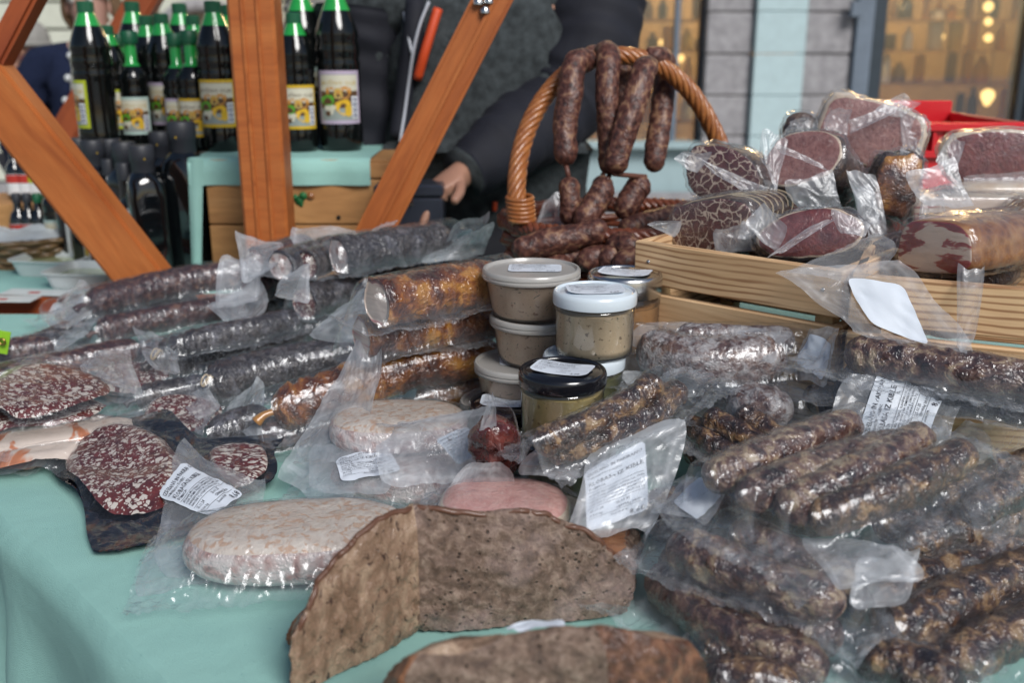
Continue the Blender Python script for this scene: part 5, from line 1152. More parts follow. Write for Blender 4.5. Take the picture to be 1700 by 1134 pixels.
# --- sliced salami and bacon at far left
GS = 'flat packs at the left edge'
def quadpack(name, label, cat, group, co, z, th, mats, seed, content='slices', cs=(.5, .5, .42, .40), ex=2.4, amp=.003, haze=.8, back=None, nx=70):
    a, b, c, d = co; root = thing(name, label, cat, group, loc=(Vector(a) + Vector(c)) / 2)
    q = Quad(a, b, c, d, amp, seed, 0, .0012)
    def rho(x, y): return (np.abs((x - cs[0]) / cs[2]) ** ex + np.abs((y - cs[1]) / cs[3]) ** ex) ** (1 / ex)
    def hf(x, y): return th * (1 - smooth01((rho(x, y) - .80) / .35))
    if back is not None: film_mesh('backing_film', q, 0, 1, 0, 1, 60, 60, back, root, lambda x, y: x * 0 + 1)
    q2 = Quad(a, b, c, d, amp, seed, 0, .0012, hf)
    n1, n2 = 14, 64; tt = np.linspace(0, 6.28318, n2, endpoint=False); rr = np.linspace(0, 1, n1) ** .8
    e = 2 / ex; sx = np.sign(np.cos(tt)) * np.abs(np.cos(tt)) ** e; sy = np.sign(np.sin(tt)) * np.abs(np.sin(tt)) ** e
    X_ = cs[0] + cs[2] * rr[:, None] * sx; Y_ = cs[1] + cs[3] * rr[:, None] * sy
    X_ = X_ * (1) + .02 * rr[:, None] * np.sin(tt * 7 + seed) * .3; V = q2.w(X_, Y_, 0.0); lc = np.stack([X_ * q.size[0], Y_ * q.size[1], X_ * 0], -1)
    addmesh(content, V.reshape(-1, 3), [f[::-1] for f in grid_faces(n1, n2, False, True).tolist()], mats, root, lc=lc.reshape(-1, 3))
    film_mesh('film', q2, 0, 1, 0, 1, nx, nx, M_film, root, lambda x, y: .06 + haze * smooth01((rho(x, y) - .95) / .3), .0015)
    return root, q2
quadpack('bacon_pack', 'white fat bacon slab with brown edge in the lower left stack', 'bacon pack', GS, (P(-80, 790, .012), P(110, 800, .012), P(235, 690, .030), P(20, 690, .03)), 0, .014, [M_speck], 81, 'bacon', (.48, .5, .46, .44), 3)
quadpack('bacon_pack', 'pale bacon pack lowest at the left edge over the cloth', 'bacon pack', GS, (P(-110, 800, .004), P(60, 790, .004), P(150, 730, .008), P(-40, 730, .008)), 0, .006, [M_bacon2], 82, 'bacon', (.5, .5, .42, .4), 3)
pattypack('bacon_pack', 'thick cream coloured bacon piece with brown rind above the black pack', 'bacon pack', GS, P(95, 727, .030), 24, .085, .030, .011, [M_speck, M_speck], .03, .03, .015, .02, seed=83, content='bacon', tilt=(1, 0))
quadpack('sliced_salami_pack', 'dark red sliced salami pack under the top sliced pack at the left edge', 'sliced salami pack', GS, (P(-90, 735, .035), P(110, 720, .036), P(255, 672, .048), P(0, 650, .05)), 0, .010, [M_slices], 84, cs=(.46, .5, .44, .42))
quadpack('sliced_salami_pack', 'fanned red and white salami slices on top at the left edge', 'sliced salami pack', GS, (P(-90, 700, .062), P(80, 705, .058), P(262, 660, .058), P(60, 585, .075)), 0, .010, [M_slices], 85, cs=(.46, .47, .44, .44))
GE = 'small packs filling the left front of the pile'
quadpack('sliced_salami_pack', 'grey rimmed sliced salami pack between the dark salamis and the black packs', 'sliced salami pack', GE, (P(215, 735, .018), P(330, 745, .018), P(400, 660, .03), P(245, 650, .035)), 0, .010, [M_slices], 187)
tubepack('salami_pack', 'dark salami end in clear film left of the amber salami tip', 'salami pack', GE, [T2(P(345, 725, .022), P(450, 690, .03), .020, [M_greyskin])], .03, .03, .02, .02, seed=188)
tubepack('salami_pack', 'dark salami low in the pile behind the sliced packs at the left edge', 'salami pack', GE, [T2(P(-40, 640, .02), P(200, 590, .03), .022, [M_darkskin])], .03, .03, .03, .02, seed=189)
tubepack('salami_pack', 'dark salami at the far left end of the pile near the wooden rail', 'salami pack', GE, [T2(P(20, 590, .02), P(150, 545, .03), .022, [M_greyskin])], .03, .03, .03, .02, seed=190)
tubepack('salami_pack', 'grey salami filling the gap under the two uppermost dark ones', 'salami pack', GE, [T2(P(170, 620, .012), P(430, 590, .012), .020, [M_greyskin])], .03, .03, .03, .02, seed=191)
tubepack('salami_pack', 'dark salami bottom layer below the string tied grey ones', 'salami pack', GE, [T2(P(260, 670, .012), P(560, 625, .014), .022, [M_darkskin])], .03, .03, .03, .02, seed=192)
tubepack('salami_pack', 'dark salami bottom layer beneath the amber stack', 'salami pack', GE, [T2(P(430, 725, .018), P(600, 700, .018), .020, [M_darkskin])], .03, .03, .03, .02, seed=193)
tubepack('salami_pack', 'dark salami bottom layer under the cut salami pile', 'salami pack', GE, [T2(P(380, 560, .025), P(620, 530, .025), .026, [M_darkskin])], .03, .03, .03, .02, seed=194)
tubepack('salami_pack', 'dark salami just behind the upper sliced salami pack', 'salami pack', GE, [T2(P(60, 615, .045), P(235, 580, .05), .019, [M_darkskin], knot=True)], .03, .03, .02, .02, seed=195)
tubepack('salami_pack', 'grey salami between the string tied salamis and the sliced packs', 'salami pack', GE, [T2(P(225, 665, .035), P(345, 640, .04), .018, [M_greyskin], knot=True)], .03, .03, .02, .02, seed=196)
tubepack('salami_pack', 'dark salami at the very left above the sliced salami pack', 'salami pack', GE, [T2(P(-60, 600, .03), P(90, 575, .04), .020, [M_darkskin])], .03, .03, .02, .02, seed=197)
tubepack('salami_pack', 'dark purple salami wedged between the upper two dark ones and the grey ones', 'salami pack', GE, [T2(P(170, 530, .035), P(330, 500, .04), .018, [M_darkskin])], .03, .03, .02, .02, seed=198)
tubepack('salami_pack', 'short dark salami at the back left edge of the pile beside the wooden rail', 'salami pack', GE, [T2(P(90, 520, .03), P(190, 500, .03), .022, [M_darkskin])], .03, .03, .02, .02, seed=199)
quadpack('sliced_salami_pack', 'sliced dark red salami pack tucked under the dark salamis left of the grey ones', 'sliced salami pack', GE, (P(120, 655, .028), P(270, 660, .026), P(310, 612, .032), P(170, 600, .036)), 0, .009, [M_slices], 287)
# --- black pack
r_, q_ = quadpack('black_salami_pack', 'black backed vacuum pack of sliced salami lying over the cloth edge', 'sliced salami pack', 'black backed salami packs', (P(165, 928, .006), P(62, 742, .022), P(272, 672, .040), P(408, 835, .012)), 0, .012, [M_slices], 91, cs=(.55, .42, .36, .37), back=M_black_film, ex=2.2, amp=.004, haze=.12, nx=60)
r2, q2_ = quadpack('black_salami_pack', 'second black backed salami pack behind, covered by the price label', 'sliced salami pack', 'black backed salami packs', (P(350, 830, .012), P(290, 722, .026), P(478, 728, .030), P(446, 806, .015)), 0, .008, [M_slices], 92, cs=(.45, .55, .36, .34), back=M_black_film, amp=.004, haze=.12, nx=60)
# --- white patties
pB = P(497, 897, .027)
r_, S_ = pattypack('white_salami_pack', 'large pale floury oval salami in a clear bag with the 8,68 price label', 'salami pack', 'pale floury oval salamis', pB, 7, .100, .056, .023, [M_paleside, M_pale], .035, .03, .030, .025, seed=101, nx=140, ny=100, wr=.0018)
a_, b_, c_, d_ = P(238, 935, .006), P(500, 985, .004), P(470, 830, .03), P(300, 742, .034)
q = flap(r_, a_, P(395, 955, .006), P(455, 800, .030), P(305, 735, .036), 102, amp=.004, bulge=.004, nx=50, ny=50, hz=.65)
paper(q, r_, .36, .60, .074, .066, 73, M_paper, M_ink, PRICE, off=.002)
flap(r_, P(215, 985, .004), P(395, 965, .005), P(420, 900, .012), P(262, 900, .010), 103, amp=.004, hz=.7)
pI = P(662, 708, .060)
r_, S_ = pattypack('white_salami_pack', 'pale floury oval salami in the middle behind the tall standing bag end', 'salami pack', 'pale floury oval salamis', pI, 4, .074, .052, .019, [M_paleside, M_pale], .03, .03, .02, .02, seed=104)
flap(r_, P(465, 800, .020), P(590, 838, .020), Pt(643, 566, 1.13), Pt(588, 566, 1.14), 105, amp=.005, curl=.010, nx=50, ny=60, bulge=-.006)
flap(r_, P(590, 715, .060), P(770, 705, .060), Pt(800, 672, 1.02), Pt(640, 720, 1.0), 106, amp=.005)
r_, S_ = pattypack('white_salami_pack', 'bagged pale salami lowest in the middle, mostly hidden by milky film and a price label', 'salami pack', 'pale floury oval salamis', P(700, 790, .024), -4, .095, .050, .018, [M_paleside, M_paleside], .04, .03, .02, .02, seed=107)
q = flap(r_, P(500, 815, .035), P(640, 822, .035), P(660, 730, .052), P(520, 742, .05), 108, amp=.004, nx=36, hz=.6); paper(q, r_, .70, .50, .056, .040, 20, M_paper, M_ink, PRICE, off=.002)
q = flap(r_, P(620, 800, .045), P(790, 815, .040), Pt(830, 672, .94), P(640, 700, .070), 109, amp=.006, nx=50, ny=50, bulge=.006); paper(q, r_, .78, .52, .034, .040, 40, M_paper, M_ink, LIDL, off=-.002)
# --- dark red tip
r_ = tubepack('dried_meat_pack', 'wrinkled dark red tapering dried meat tip in front of the lower black lid jar', 'dried meat pack', None, [dict(pts=[P(838, 790, .050), P(824, 752, .075), Pt(818, 708, .905)], r=.021, mats=[M_tip], lump=.14)], .01, .015, .01, .01, seed=111, wr=.002, content='dried_meat')[0]
flap(r_, Pt(798, 712, .91), Pt(826, 712, .90), Pt(826, 655, .905), Pt(806, 655, .91), 112, amp=.003, curl=.004); flap(r_, P(690, 865, .03), P(850, 850, .03), Pt(850, 775, .90), Pt(770, 770, .91), 113, amp=.005)
# --- pink ham
pK = P(838, 848, .050)
r_, S_ = pattypack('pink_ham_pack', 'round pink cooked ham piece with cream edge behind the cut loaf', 'ham pack', None, pK, -6, .060, .048, .018, [M_fat, M_pinkham], .02, .03, .01, .02, seed=121, content='ham', tilt=(-2, 0), haze=.7)
pattypack('pink_ham_pack', 'pale ham piece lying under the round pink ham', 'ham pack', None, P(850, 850, .016), -6, .07, .05, .015, [M_fat, M_fat], .02, .02, .01, .01, seed=122, content='ham', haze=.7)
# --- loaves
def loaf(name, label, foot, hts, mats, seed, facemap, cen=None):
    """foot: world xy corners in order; hts: top height at each; faces: material per side"""
    root = thing(name, label, 'loaf', 'cut brown loaves at the front edge', loc=(sum(p[0] for p in foot) / len(foot), sum(p[1] for p in foot) / len(foot), 0))
    n = len(foot); per = 44; nz = 34; rim = []
    for i in range(n):
        a, b = np.array(foot[i]), np.array(foot[(i + 1) % n])
        for k in range(per): s = k / per; rim.append((*(a * (1 - s) + b * s), hts[i] * (1 - s) + hts[(i + 1) % n] * s, facemap[i]))
    Rm = np.array(rim); cx, cyy = cen or (Rm[:, 0].mean(), Rm[:, 1].mean()); m = len(Rm); V = []; hsm = np.convolve(np.r_[Rm[-12:, 2], Rm[:, 2], Rm[:12, 2]], np.ones(25) / 25, 'valid'); Rm[:, 2] = hsm + .002 * sn(Rm[:, :2], 110, seed + 4)
    for j in range(nz + 1):
        f = j / nz; z = .004 + (Rm[:, 2] - .004) * f; x, y = Rm[:, 0], Rm[:, 1]; inset = .011 * (f ** 7) + .005 * ((1 - f) ** 6); bul = (Rm[:, 3] == 2) * .006 * math.sin(f * math.pi * .8 + .3)
        dx, dy = x - cx, y - cyy; L = np.hypot(dx, dy); p = np.stack([x, y, z], -1); w = .0022 * sn(p, 90, seed + 6) + .0013 * sn(p, 320, seed) + .0010 * sn(p, 800, seed + 1) - .0016 * ridge(p, 420, seed + 3)
        V.append(np.stack([x + dx / L * (bul - inset + w), y + dy / L * (bul - inset + w), z], -1))
    hmax = max(hts)
    for f in (.85, .65, .4, .15, 0): 
        x = cx + (V[nz][:, 0] - cx) * f; y = cyy + (V[nz][:, 1] - cyy) * f; z = V[nz][:, 2] * f + (np.mean(hts) + (.002 if cen else .012)) * (1 - f) + .012 * (1 - f * f) * f; p = np.stack([x, y, z], -1); V.append(p + np.array([0, 0, 1]) * (.003 * sn(p, 60, seed + 2) + .0015 * sn(p, 300, seed + 3))[:, None])
    sel = [i for i in range(m) if Rm[i, 3] != 2]
    if cen:
        st = max(i for i in range(m) if Rm[i, 3] == 2); seq = [(st + 1 + k) % m for k in range(len(sel))]; rimc = V[nz][seq][::2] + np.array([0, 0, -.001]); rimc = rimc + .0012 * np.stack([sn(rimc, 300, 5), sn(rimc, 300, 6), sn(rimc, 300, 7)], -1)
        tube('crust_rim', rimc - np.array([0, 0, .0018]), .0024, M_crustrim, root, m=9)
    F = [f[::-1] for f in grid_faces(len(V), m, False, True).tolist()]; mi = []
    for j in range(len(V) - 1):
        for i in range(m): mi.append(3 if j >= nz - 0 else int(Rm[i, 3]))
    F = [f[::-1] for f in F]
    o = addmesh('bread', np.concatenate(V), [g[::-1] for g in F], mats, root, mi=mi, lc=np.concatenate(V)); return root, V
lm = [M_crumb, M_crumb2, M_breadcrust, M_breadcrust]
Aa = P(700, 1058, .004); Bb = P(1052, 1022, .004)
Mm = P(925, 1035, .004); Mn = P(1000, 1029, .004)
foot = [(Aa.x, Aa.y), (Mm.x, Mm.y), (Mn.x, Mn.y), (Bb.x, Bb.y), (Bb.x + .012, Bb.y + .07), (.055, .80), (-.03, .815), (-.10, .79), (-.158, .73), (-.168, .665), (-.158, .610), (-.140, .626), (-.114, .649)]
def zt(u, v, x, y): d = ray(u, v); t = y / d.y; return H + d.z * t
r_, Vl = loaf('cut_loaf', 'large cut brown loaf chunk showing two porous faces, farther from the cloth edge', foot, [zt(692, 846, 0, Aa.y), zt(925, 852, 0, Mm.y), zt(1000, 880, 0, Mn.y), zt(1052, 935, 0, Bb.y), .05, .03, .028, .024, .02, .035, zt(482, 1062, 0, .610), zt(528, 962, 0, .626), zt(595, 888, 0, .649)], lm, 131, [0, 0, 0, 0, 2, 2, 2, 2, 2, 1, 1, 1, 1], (-.090, .735))
0 and flap(r_, Vector((Aa.x + .012, Aa.y - .004, .008)), Vector((Bb.x + .006, Bb.y - .006, .006)), Vector((Bb.x + .008, Bb.y - .004, .082)), Vector((Aa.x + .14, Aa.y + .018, .045)), 132, amp=.0015, mat=M_film, hz=.5)
A2 = P(640, 1160, .004); foot2 = [(-.068, .515), (.06, .521), (.095, .528), (.122, .56), (.09, .60), (.02, .61), (-.05, .60), (-.085, .555)]
r2, _ = loaf('cut_loaf', 'brown loaf chunk nearest the camera at the bottom of the picture', foot2, [.100, .114, .106, .085, .055, .045, .045, .070], [M_crumb, M_crustrim, M_breadcrust, M_crumb2], 133, [0, 1, 1, 2, 2, 2, 2, 2])
pass
q = Quad(Pt(845, 1052, .66), Pt(945, 1045, .66), Pt(940, 1036, .67), Pt(850, 1040, .67), .001, 3)
paper(q, r_, .5, .5, .042, .012, 0, M_paper, M_ink, [], rc=.2)
# --- dark sausage loop with bag and label flap
r_, S_ = tubepack('dry_sausage_pack', 'curved pair of dark glossy sausages reaching over the black lid jar', 'sausage pack', 'dark dry sausage packs in the middle',
   [dict(pts=[P(888, 742, .115), P(960, 712, .125), P(1040, 672, .135), P(1095, 632, .150)], r=.0135, mats=[M_fleck], lump=.09), dict(pts=[P(905, 752, .100), P(985, 728, .112), P(1070, 690, .120), P(1132, 645, .130)], r=.0145, mats=[M_fleck], lump=.09)], .012, .03, .02, .02, seed=141, nx=130, lower=1.0, wr=.002)
flap(r_, P(862, 790, .075), P(960, 795, .080), P(1000, 735, .100), P(878, 750, .098), 142, amp=.004)
flap(r_, P(1060, 650, .105), P(1180, 660, .10), P(1160, 610, .115), P(1010, 615, .12), 143, amp=.006)
q = flap(r_, P(935, 905, .055), P(1085, 890, .055), Pt(1140, 700, .90), Pt(968, 752, .89), 144, amp=.002, nx=44, ny=44, hz=1.5)
paper(q, r_, .42, .50, .050, .070, 16, M_paper, M_ink, PRICE, off=-.0022)
tubepack('dry_sausage_pack', 'bag of thin dark sausages right of the curved pair', 'sausage pack', 'dark dry sausage packs in the middle',
   [dict(pts=[P(1142, 700, .075), P(1180, 735, .07), P(1240, 765, .06)], r=.0125, mats=[M_fleck], lump=.10), dict(pts=[P(1168, 692, .09), P(1215, 712, .085), P(1285, 750, .075)], r=.0125, mats=[M_fleck], lump=.1),
    dict(pts=[P(1222, 682, .10), P(1262, 705, .09), P(1325, 745, .08)], r=.0115, mats=[M_fleck], lump=.1), dict(pts=[P(1140, 745, .05), P(1190, 765, .05), P(1290, 800, .05)], r=.0125, mats=[M_fleck], lump=.1)], .02, .02, .02, .02, seed=145, lower=1.1, wr=.002)
r_, _ = tubepack('dry_sausage_pack', 'mould bloomed thick grey brown sausage under the wooden crate', 'sausage pack', 'white bloomed sausages in front of the crate', [dict(pts=[P(1062, 580, .132), P(1170, 602, .132), P(1305, 592, .135)], r=.0275, mats=[M_mould])], .02, .05, .02, .03, seed=146, nx=130)
flap(r_, P(1308, 620, .125), P(1365, 650, .125), Pt(1400, 552, 1.0), Pt(1345, 540, 1.02), 147, amp=.008, paperspec=(.5, .5, .035, .05, 80, []))
flap(r_, P(1050, 580, .135), P(1300, 605, .14), Pt(1318, 548, 1.045), Pt(1062, 538, 1.10), 148, amp=.004, hz=.6)
tubepack('dry_sausage_pack', 'second bloomed sausage hidden behind, touching the crate slat', 'sausage pack', 'white bloomed sausages in front of the crate', [T2(P(1120, 560, .150), P(1320, 565, .152), .016, [M_mould])], .02, .02, .01, .01, seed=149)
tubepack('dry_sausage_pack', 'reddish bloomed sausage end below the thick grey brown one', 'sausage pack', 'white bloomed sausages in front of the crate', [T2(P(1205, 668, .098), P(1318, 685, .098), .023, [M_mould])], .03, .04, .02, .02, seed=150, nx=120)
# --- right hand packs
r_, _ = tubepack('long_sausage_pack', 'long red brown sausage bag at the right under the second crate', 'sausage pack', 'long bagged sausages at the right edge', [dict(pts=[P(1402, 585, .165), P(1540, 607, .165), P(1760, 642, .16)], r=.0195, mats=[M_fleck2])], .05, .03, .035, .02, seed=151, nx=160, wr=.0018)
tubepack('long_sausage_pack', 'dark long sausage directly under the red brown one at the right edge', 'sausage pack', 'long bagged sausages at the right edge', [dict(pts=[P(1395, 628, .138), P(1540, 650, .135), P(1760, 682, .13)], r=.020, mats=[M_greyskin])], .03, .03, .02, .02, seed=152, nx=130)
r_, S_ = tubepack('light_sausage_pack', 'bag of pale flecked sausages with large white price label at the right edge', 'sausage pack', None, [T2(P(1390 + 0, 700, .070), P(1480, 720, .065), .016, [M_fleck2]), T2(P(1400, 690, .055), P(1740, 720, .055), .018, [M_fleck2]), T2(P(1420, 740, .045), P(1750, 760, .045), .018, [M_fleck2])], .03, .03, .02, .03, seed=153, nx=130)
q = flap(r_, Pt(1385, 745, .925), Pt(1580, 765, .90), Pt(1605, 655, .935), Pt(1400, 622, .955), 154, amp=.003, nx=40, ny=40, hz=.55); paper(q, r_, .52, .58, .072, .058, 84, M_paper, M_ink, PRICE, off=.002)
flap(r_, P(1560, 760, .07), P(1760, 790, .075), Pt(1760, 670, .98), Pt(1590, 690, .99), 155, amp=.007, nx=40)
r_, _ = tubepack('four_sausage_pack', 'clear bag of four flecked sausages side by side on top at the right', 'sausage pack', None,
   [dict(pts=[P(1172, 800, .118), P(1290, 750, .130), P(1425, 702, .135)], r=.0160, mats=[M_fleck2], lump=.08), dict(pts=[P(1225, 830, .112), P(1370, 775, .125), P(1500, 738, .130)], r=.0160, mats=[M_fleck2], lump=.08),
    dict(pts=[P(1290, 850, .108), P(1420, 790, .125), P(1540, 722, .135)], r=.0165, mats=[M_fleck2], lump=.08), dict(pts=[P(1345, 868, .105), P(1480, 815, .120), P(1612, 748, .135)], r=.0165, mats=[M_fleck], lump=.08)], .035, .04, .035, .03, seed=161, nx=150, ny=100, lower=1.2, wr=.002, hmin=.15)
flap(r_, P(1335, 900, .085), P(1500, 900, .09), P(1530, 960, .075), P(1380, 985, .07), 162, amp=.006)
flap(r_, P(1080, 850, .075), P(1180, 880, .085), P(1210, 800, .10), P(1130, 790, .10), 163, amp=.005, paperspec=(.6, .5, .03, .04, 70, []))
r_, _ = tubepack('two_sausage_pack', 'bag of two flecked sausages below the bag of four', 'sausage pack', 'bags of flecked sausages at the lower right', [dict(pts=[P(1108, 905, .065), P(1230, 950, .062), P(1405, 1008, .055)], r=.0185, mats=[M_fleck2], lump=.08), dict(pts=[P(1215, 880, .070), P(1310, 925, .068), P(1420, 975, .060)], r=.0165, mats=[M_fleck2], lump=.08)], .02, .035, .02, .02, seed=164, nx=120, wr=.002, hmin=.18)
flap(r_, P(1400, 1010, .05), P(1500, 1010, .055), P(1535, 915, .07), P(1430, 930, .075), 165, amp=.005)
tubepack('two_sausage_pack', 'bag of two flecked sausages lowest beside the cut loaf', 'sausage pack', 'bags of flecked sausages at the lower right', [dict(pts=[P(1085, 955, .025), P(1200, 1045, .025), P(1375, 1120, .022)], r=.0185, mats=[M_fleck2], lump=.08), dict(pts=[P(1100, 925, .028), P(1250, 1010, .028), P(1400, 1070, .022)], r=.0165, mats=[M_fleck2], lump=.08)], .02, .03, .03, .02, seed=166, nx=120, wr=.002, hmin=.2)
def dark(u0, v0, u1, v1, z, lab, seed, r=.018):
    a, b = P(u0, v0, z), P(u1, v1, z); d = (b - a).normalized(); n = Vector((-d.y, d.x, 0))
    return tubepack('dark_sausage_pack', lab, 'sausage pack', 'dark flecked sausage bags at the right edge', [dict(pts=[a, a.lerp(b, .5) + Vector((0, 0, .004)), b], r=r, mats=[M_fleck], lump=.09), dict(pts=[a + n * r * 1.9, b + n * r * 1.9], r=r * .9, mats=[M_fleck], lump=.09)], .02, .02, .022, .02, seed=seed, nx=110, wr=.002)
dark(1500, 905, 1760, 850, .055, 'dark sausage bag directly under the right end of the bag of four', 171)
dark(1610, 850, 1780, 780, .085, 'dark sausage bag highest at the right edge of the picture', 172, .016)
dark(1480, 1050, 1760, 930, .035, 'dark sausage bag in the middle of the right edge stack', 173, .019)
dark(1420, 1090, 1600, 1150, .020, 'dark sausage bag at the bottom beside the bag of two', 174, .018)
dark(1560, 1110, 1800, 1010, .022, 'dark sausage bag lowest at the right edge', 175, .019)
dark(1400, 800, 1560, 850, .030, 'dark sausage bag hidden deep under the bag of four', 176, .018)
dark(1180, 830, 1380, 870, .030, 'dark sausage bag buried under the left end of the bag of four', 177, .018)
dark(1200, 780, 1400, 830, .040, 'dark sausage bag buried behind the bag of four', 178, .018)
dark(1330, 720, 1540, 760, .050, 'dark sausage bag buried under the pale flecked sausages', 179, .019)
dark(1075, 880, 1230, 840, .020, 'dark sausage bag under the left corner of the bag of two', 182, .018)
dark(1420, 1010, 1560, 960, .012, 'dark sausage bag low between the two bag stacks at the lower right', 183, .018)
dark(1160, 1130, 1330, 1150, .012, 'dark sausage bag cropped by the bottom edge right of the loaf', 184, .018)
tubepack('dark_sausage_pack', 'dark sausage bag filling the gap beneath the long red brown sausage', 'sausage pack', 'dark flecked sausage bags at the right edge', [T2(P(1330, 650, .09), P(1760, 700, .09), .028, [M_greyskin])], .02, .02, .02, .02, seed=180)
tubepack('dark_sausage_pack', 'dark sausage bag filling the gap beneath the bloomed sausage', 'sausage pack', 'dark flecked sausage bags at the right edge', [T2(P(1060, 625, .085), P(1330, 650, .085), .028, [M_mould])], .02, .02, .02, .02, seed=181)

# ------------------------------------------------------------------ jars and tubs
def jar(label, c, lidm, fill, h=.0725, r=.0425, group=None, lab=True, rot=0, bandm=None, lines=LIDL, pw=.060, ph=.038):
    t = thing('glass_jar', label, 'jar', group, loc=c); x, y, z = c
    lathe('contents', [(r * .86, .003), (r * .92, .006), (r * .935, .012), (r * .95, h * .62), (r * .955, h * .70)], fill, t, 40, c)
    lathe('glass_wall', [(r * .88, .0005), (r * .955, .004), (r * .965, .012), (r * .985, h * .70), (r * 1.0, h * .735), (r * .985, h * .77), (r * .93, h * .80), (r * .93, h * .86)], M_glass, t, 48, c)
    rl = r * 1.03
    lathe('lid', [(rl, h * .80), (rl * 1.008, h * .80 + .001), (rl * 1.008, h - .004), (rl * .985, h - .001), (rl * .955, h), (rl * .93, h - .0006), (rl * .91, h - .0022), (rl * .85, h - .0024), (rl * .82, h - .0012), (0, h - .0012)], lidm, t, 56, c)
    if lab:
        S = Surf((x, y, z + h - .0012), axes((math.cos(R(rot)), math.sin(R(rot)), 0)), lambda a, b: (a * 0 + .0022 * (np.abs(a) / .03) ** 2, a * 0), (), .0003, 3); S.seed = int(abs(x) * 1000) % 50
        paper(S, t, 0, 0, pw, ph, 0, M_paper, M_ink, lines, off=.0009, rc=.14)
    return t
def jc(u, v, t_, k=0):
    p = Pt(u, v, t_); return p
p = Pt(988, 480, 1.04); wx, wy_ = p.x, p.y; hj = .0695
GJ = 'glass jars stacked beside the plastic tubs'
jar('bottom jar of the white lid stack, hidden behind the black lid jars', (wx - .014, wy_ + .002, 0), M_whitelid, M_jargreen, hj, group=GJ, lab=False)
jar('middle white lid jar, its rim showing under the top white lid jar', (wx - .010, wy_ + .001, hj), M_whitelid, M_jargreen, hj, group=GJ, lab=False)
jar('top white lid jar of beige speckled spread with label on its lid', (wx, wy_, hj * 2), M_whitelid, M_jarpate, hj, group=GJ, rot=4)
p = Pt(934, 618, .99)
jar('green relish jar under the yellow black lid jar', (p.x + .004, p.y - .004, 0), M_blacklid, M_jargreen, .0725, group=GJ, lab=False)
jar('upper black lid jar of yellow spread with white label on its lid', (p.x, p.y, .0725), M_blacklid, M_jaryel, .0725, group=GJ, rot=-22)
p = P(828, 668, .078)
jar('lower black lid jar half hidden left of the yellow one', (p.x + .010, p.y + .012, 0), M_blacklid, M_jaryel, .075, group=GJ, rot=-4)
p = Pt(1038, 452, 1.16)
jar('silver lid jar of orange spread standing by the crate corner', (p.x, p.y, .075), M_metal, M_jarorange, .125, .042, group=GJ, rot=-20)
jar('plain jar underneath the silver lid jar', (p.x, p.y, 0), M_metal, M_jarorange, .0745, .042, group=GJ, lab=False)
def tub(label, c, rot=0, lab=True, h=.054, r=.0555):
    t = thing('plastic_tub', label, 'tub', 'round plastic tubs of spread', loc=c)
    lathe('contents', [(r * .72, .002), (r * .80, .008), (r * .90, h * .74)], M_tubpate, t, 40, c)
    lathe('tub_wall', [(r * .74, 0), (r * .78, .0015), (r * .83, .008), (r * .935, h * .80), (r * .96, h * .82)], M_frost, t, 48, c)
    lathe('lid', [(r * .99, h - .011), (r * 1.0, h - .0105), (r * 1.0, h - .008), (r * .985, h - .0075), (r * .985, h - .006), (r * 1.0, h - .0055), (r * 1.0, h - .002), (r * .97, h), (r * .93, h), (r * .90, h - .003), (0, h - .0028)], M_lidfrost, t, 56, c)
    if lab:
        S = Surf((c[0], c[1], c[2] + h - .0025), axes((math.cos(R(rot)), math.sin(R(rot)), 0)), lambda a, b: (a * 0, a * 0), (), .0002, 3); S.seed = 5
        paper(S, t, 0.004, .006, .060, .040, 0, M_paper, M_ink, LIDL, off=.0006)
    return t
p = Pt(882, 444, 1.118); ht = .0535
tub('lowest plastic tub of the stack, only its pale lid rim showing', (p.x - .028, p.y + .01, 0), 0, False, ht)
tub('third plastic tub from the top, set a little to the left', (p.x - .010, p.y - .006, ht), 0, True, ht)
tub('second plastic tub from the top of the stack', (p.x + .008, p.y + .002, ht * 2), 0, True, ht)
tub('top plastic tub of pinkish spread with label on its lid', (p.x, p.y, ht * 3 + .0005), -3, True, ht)

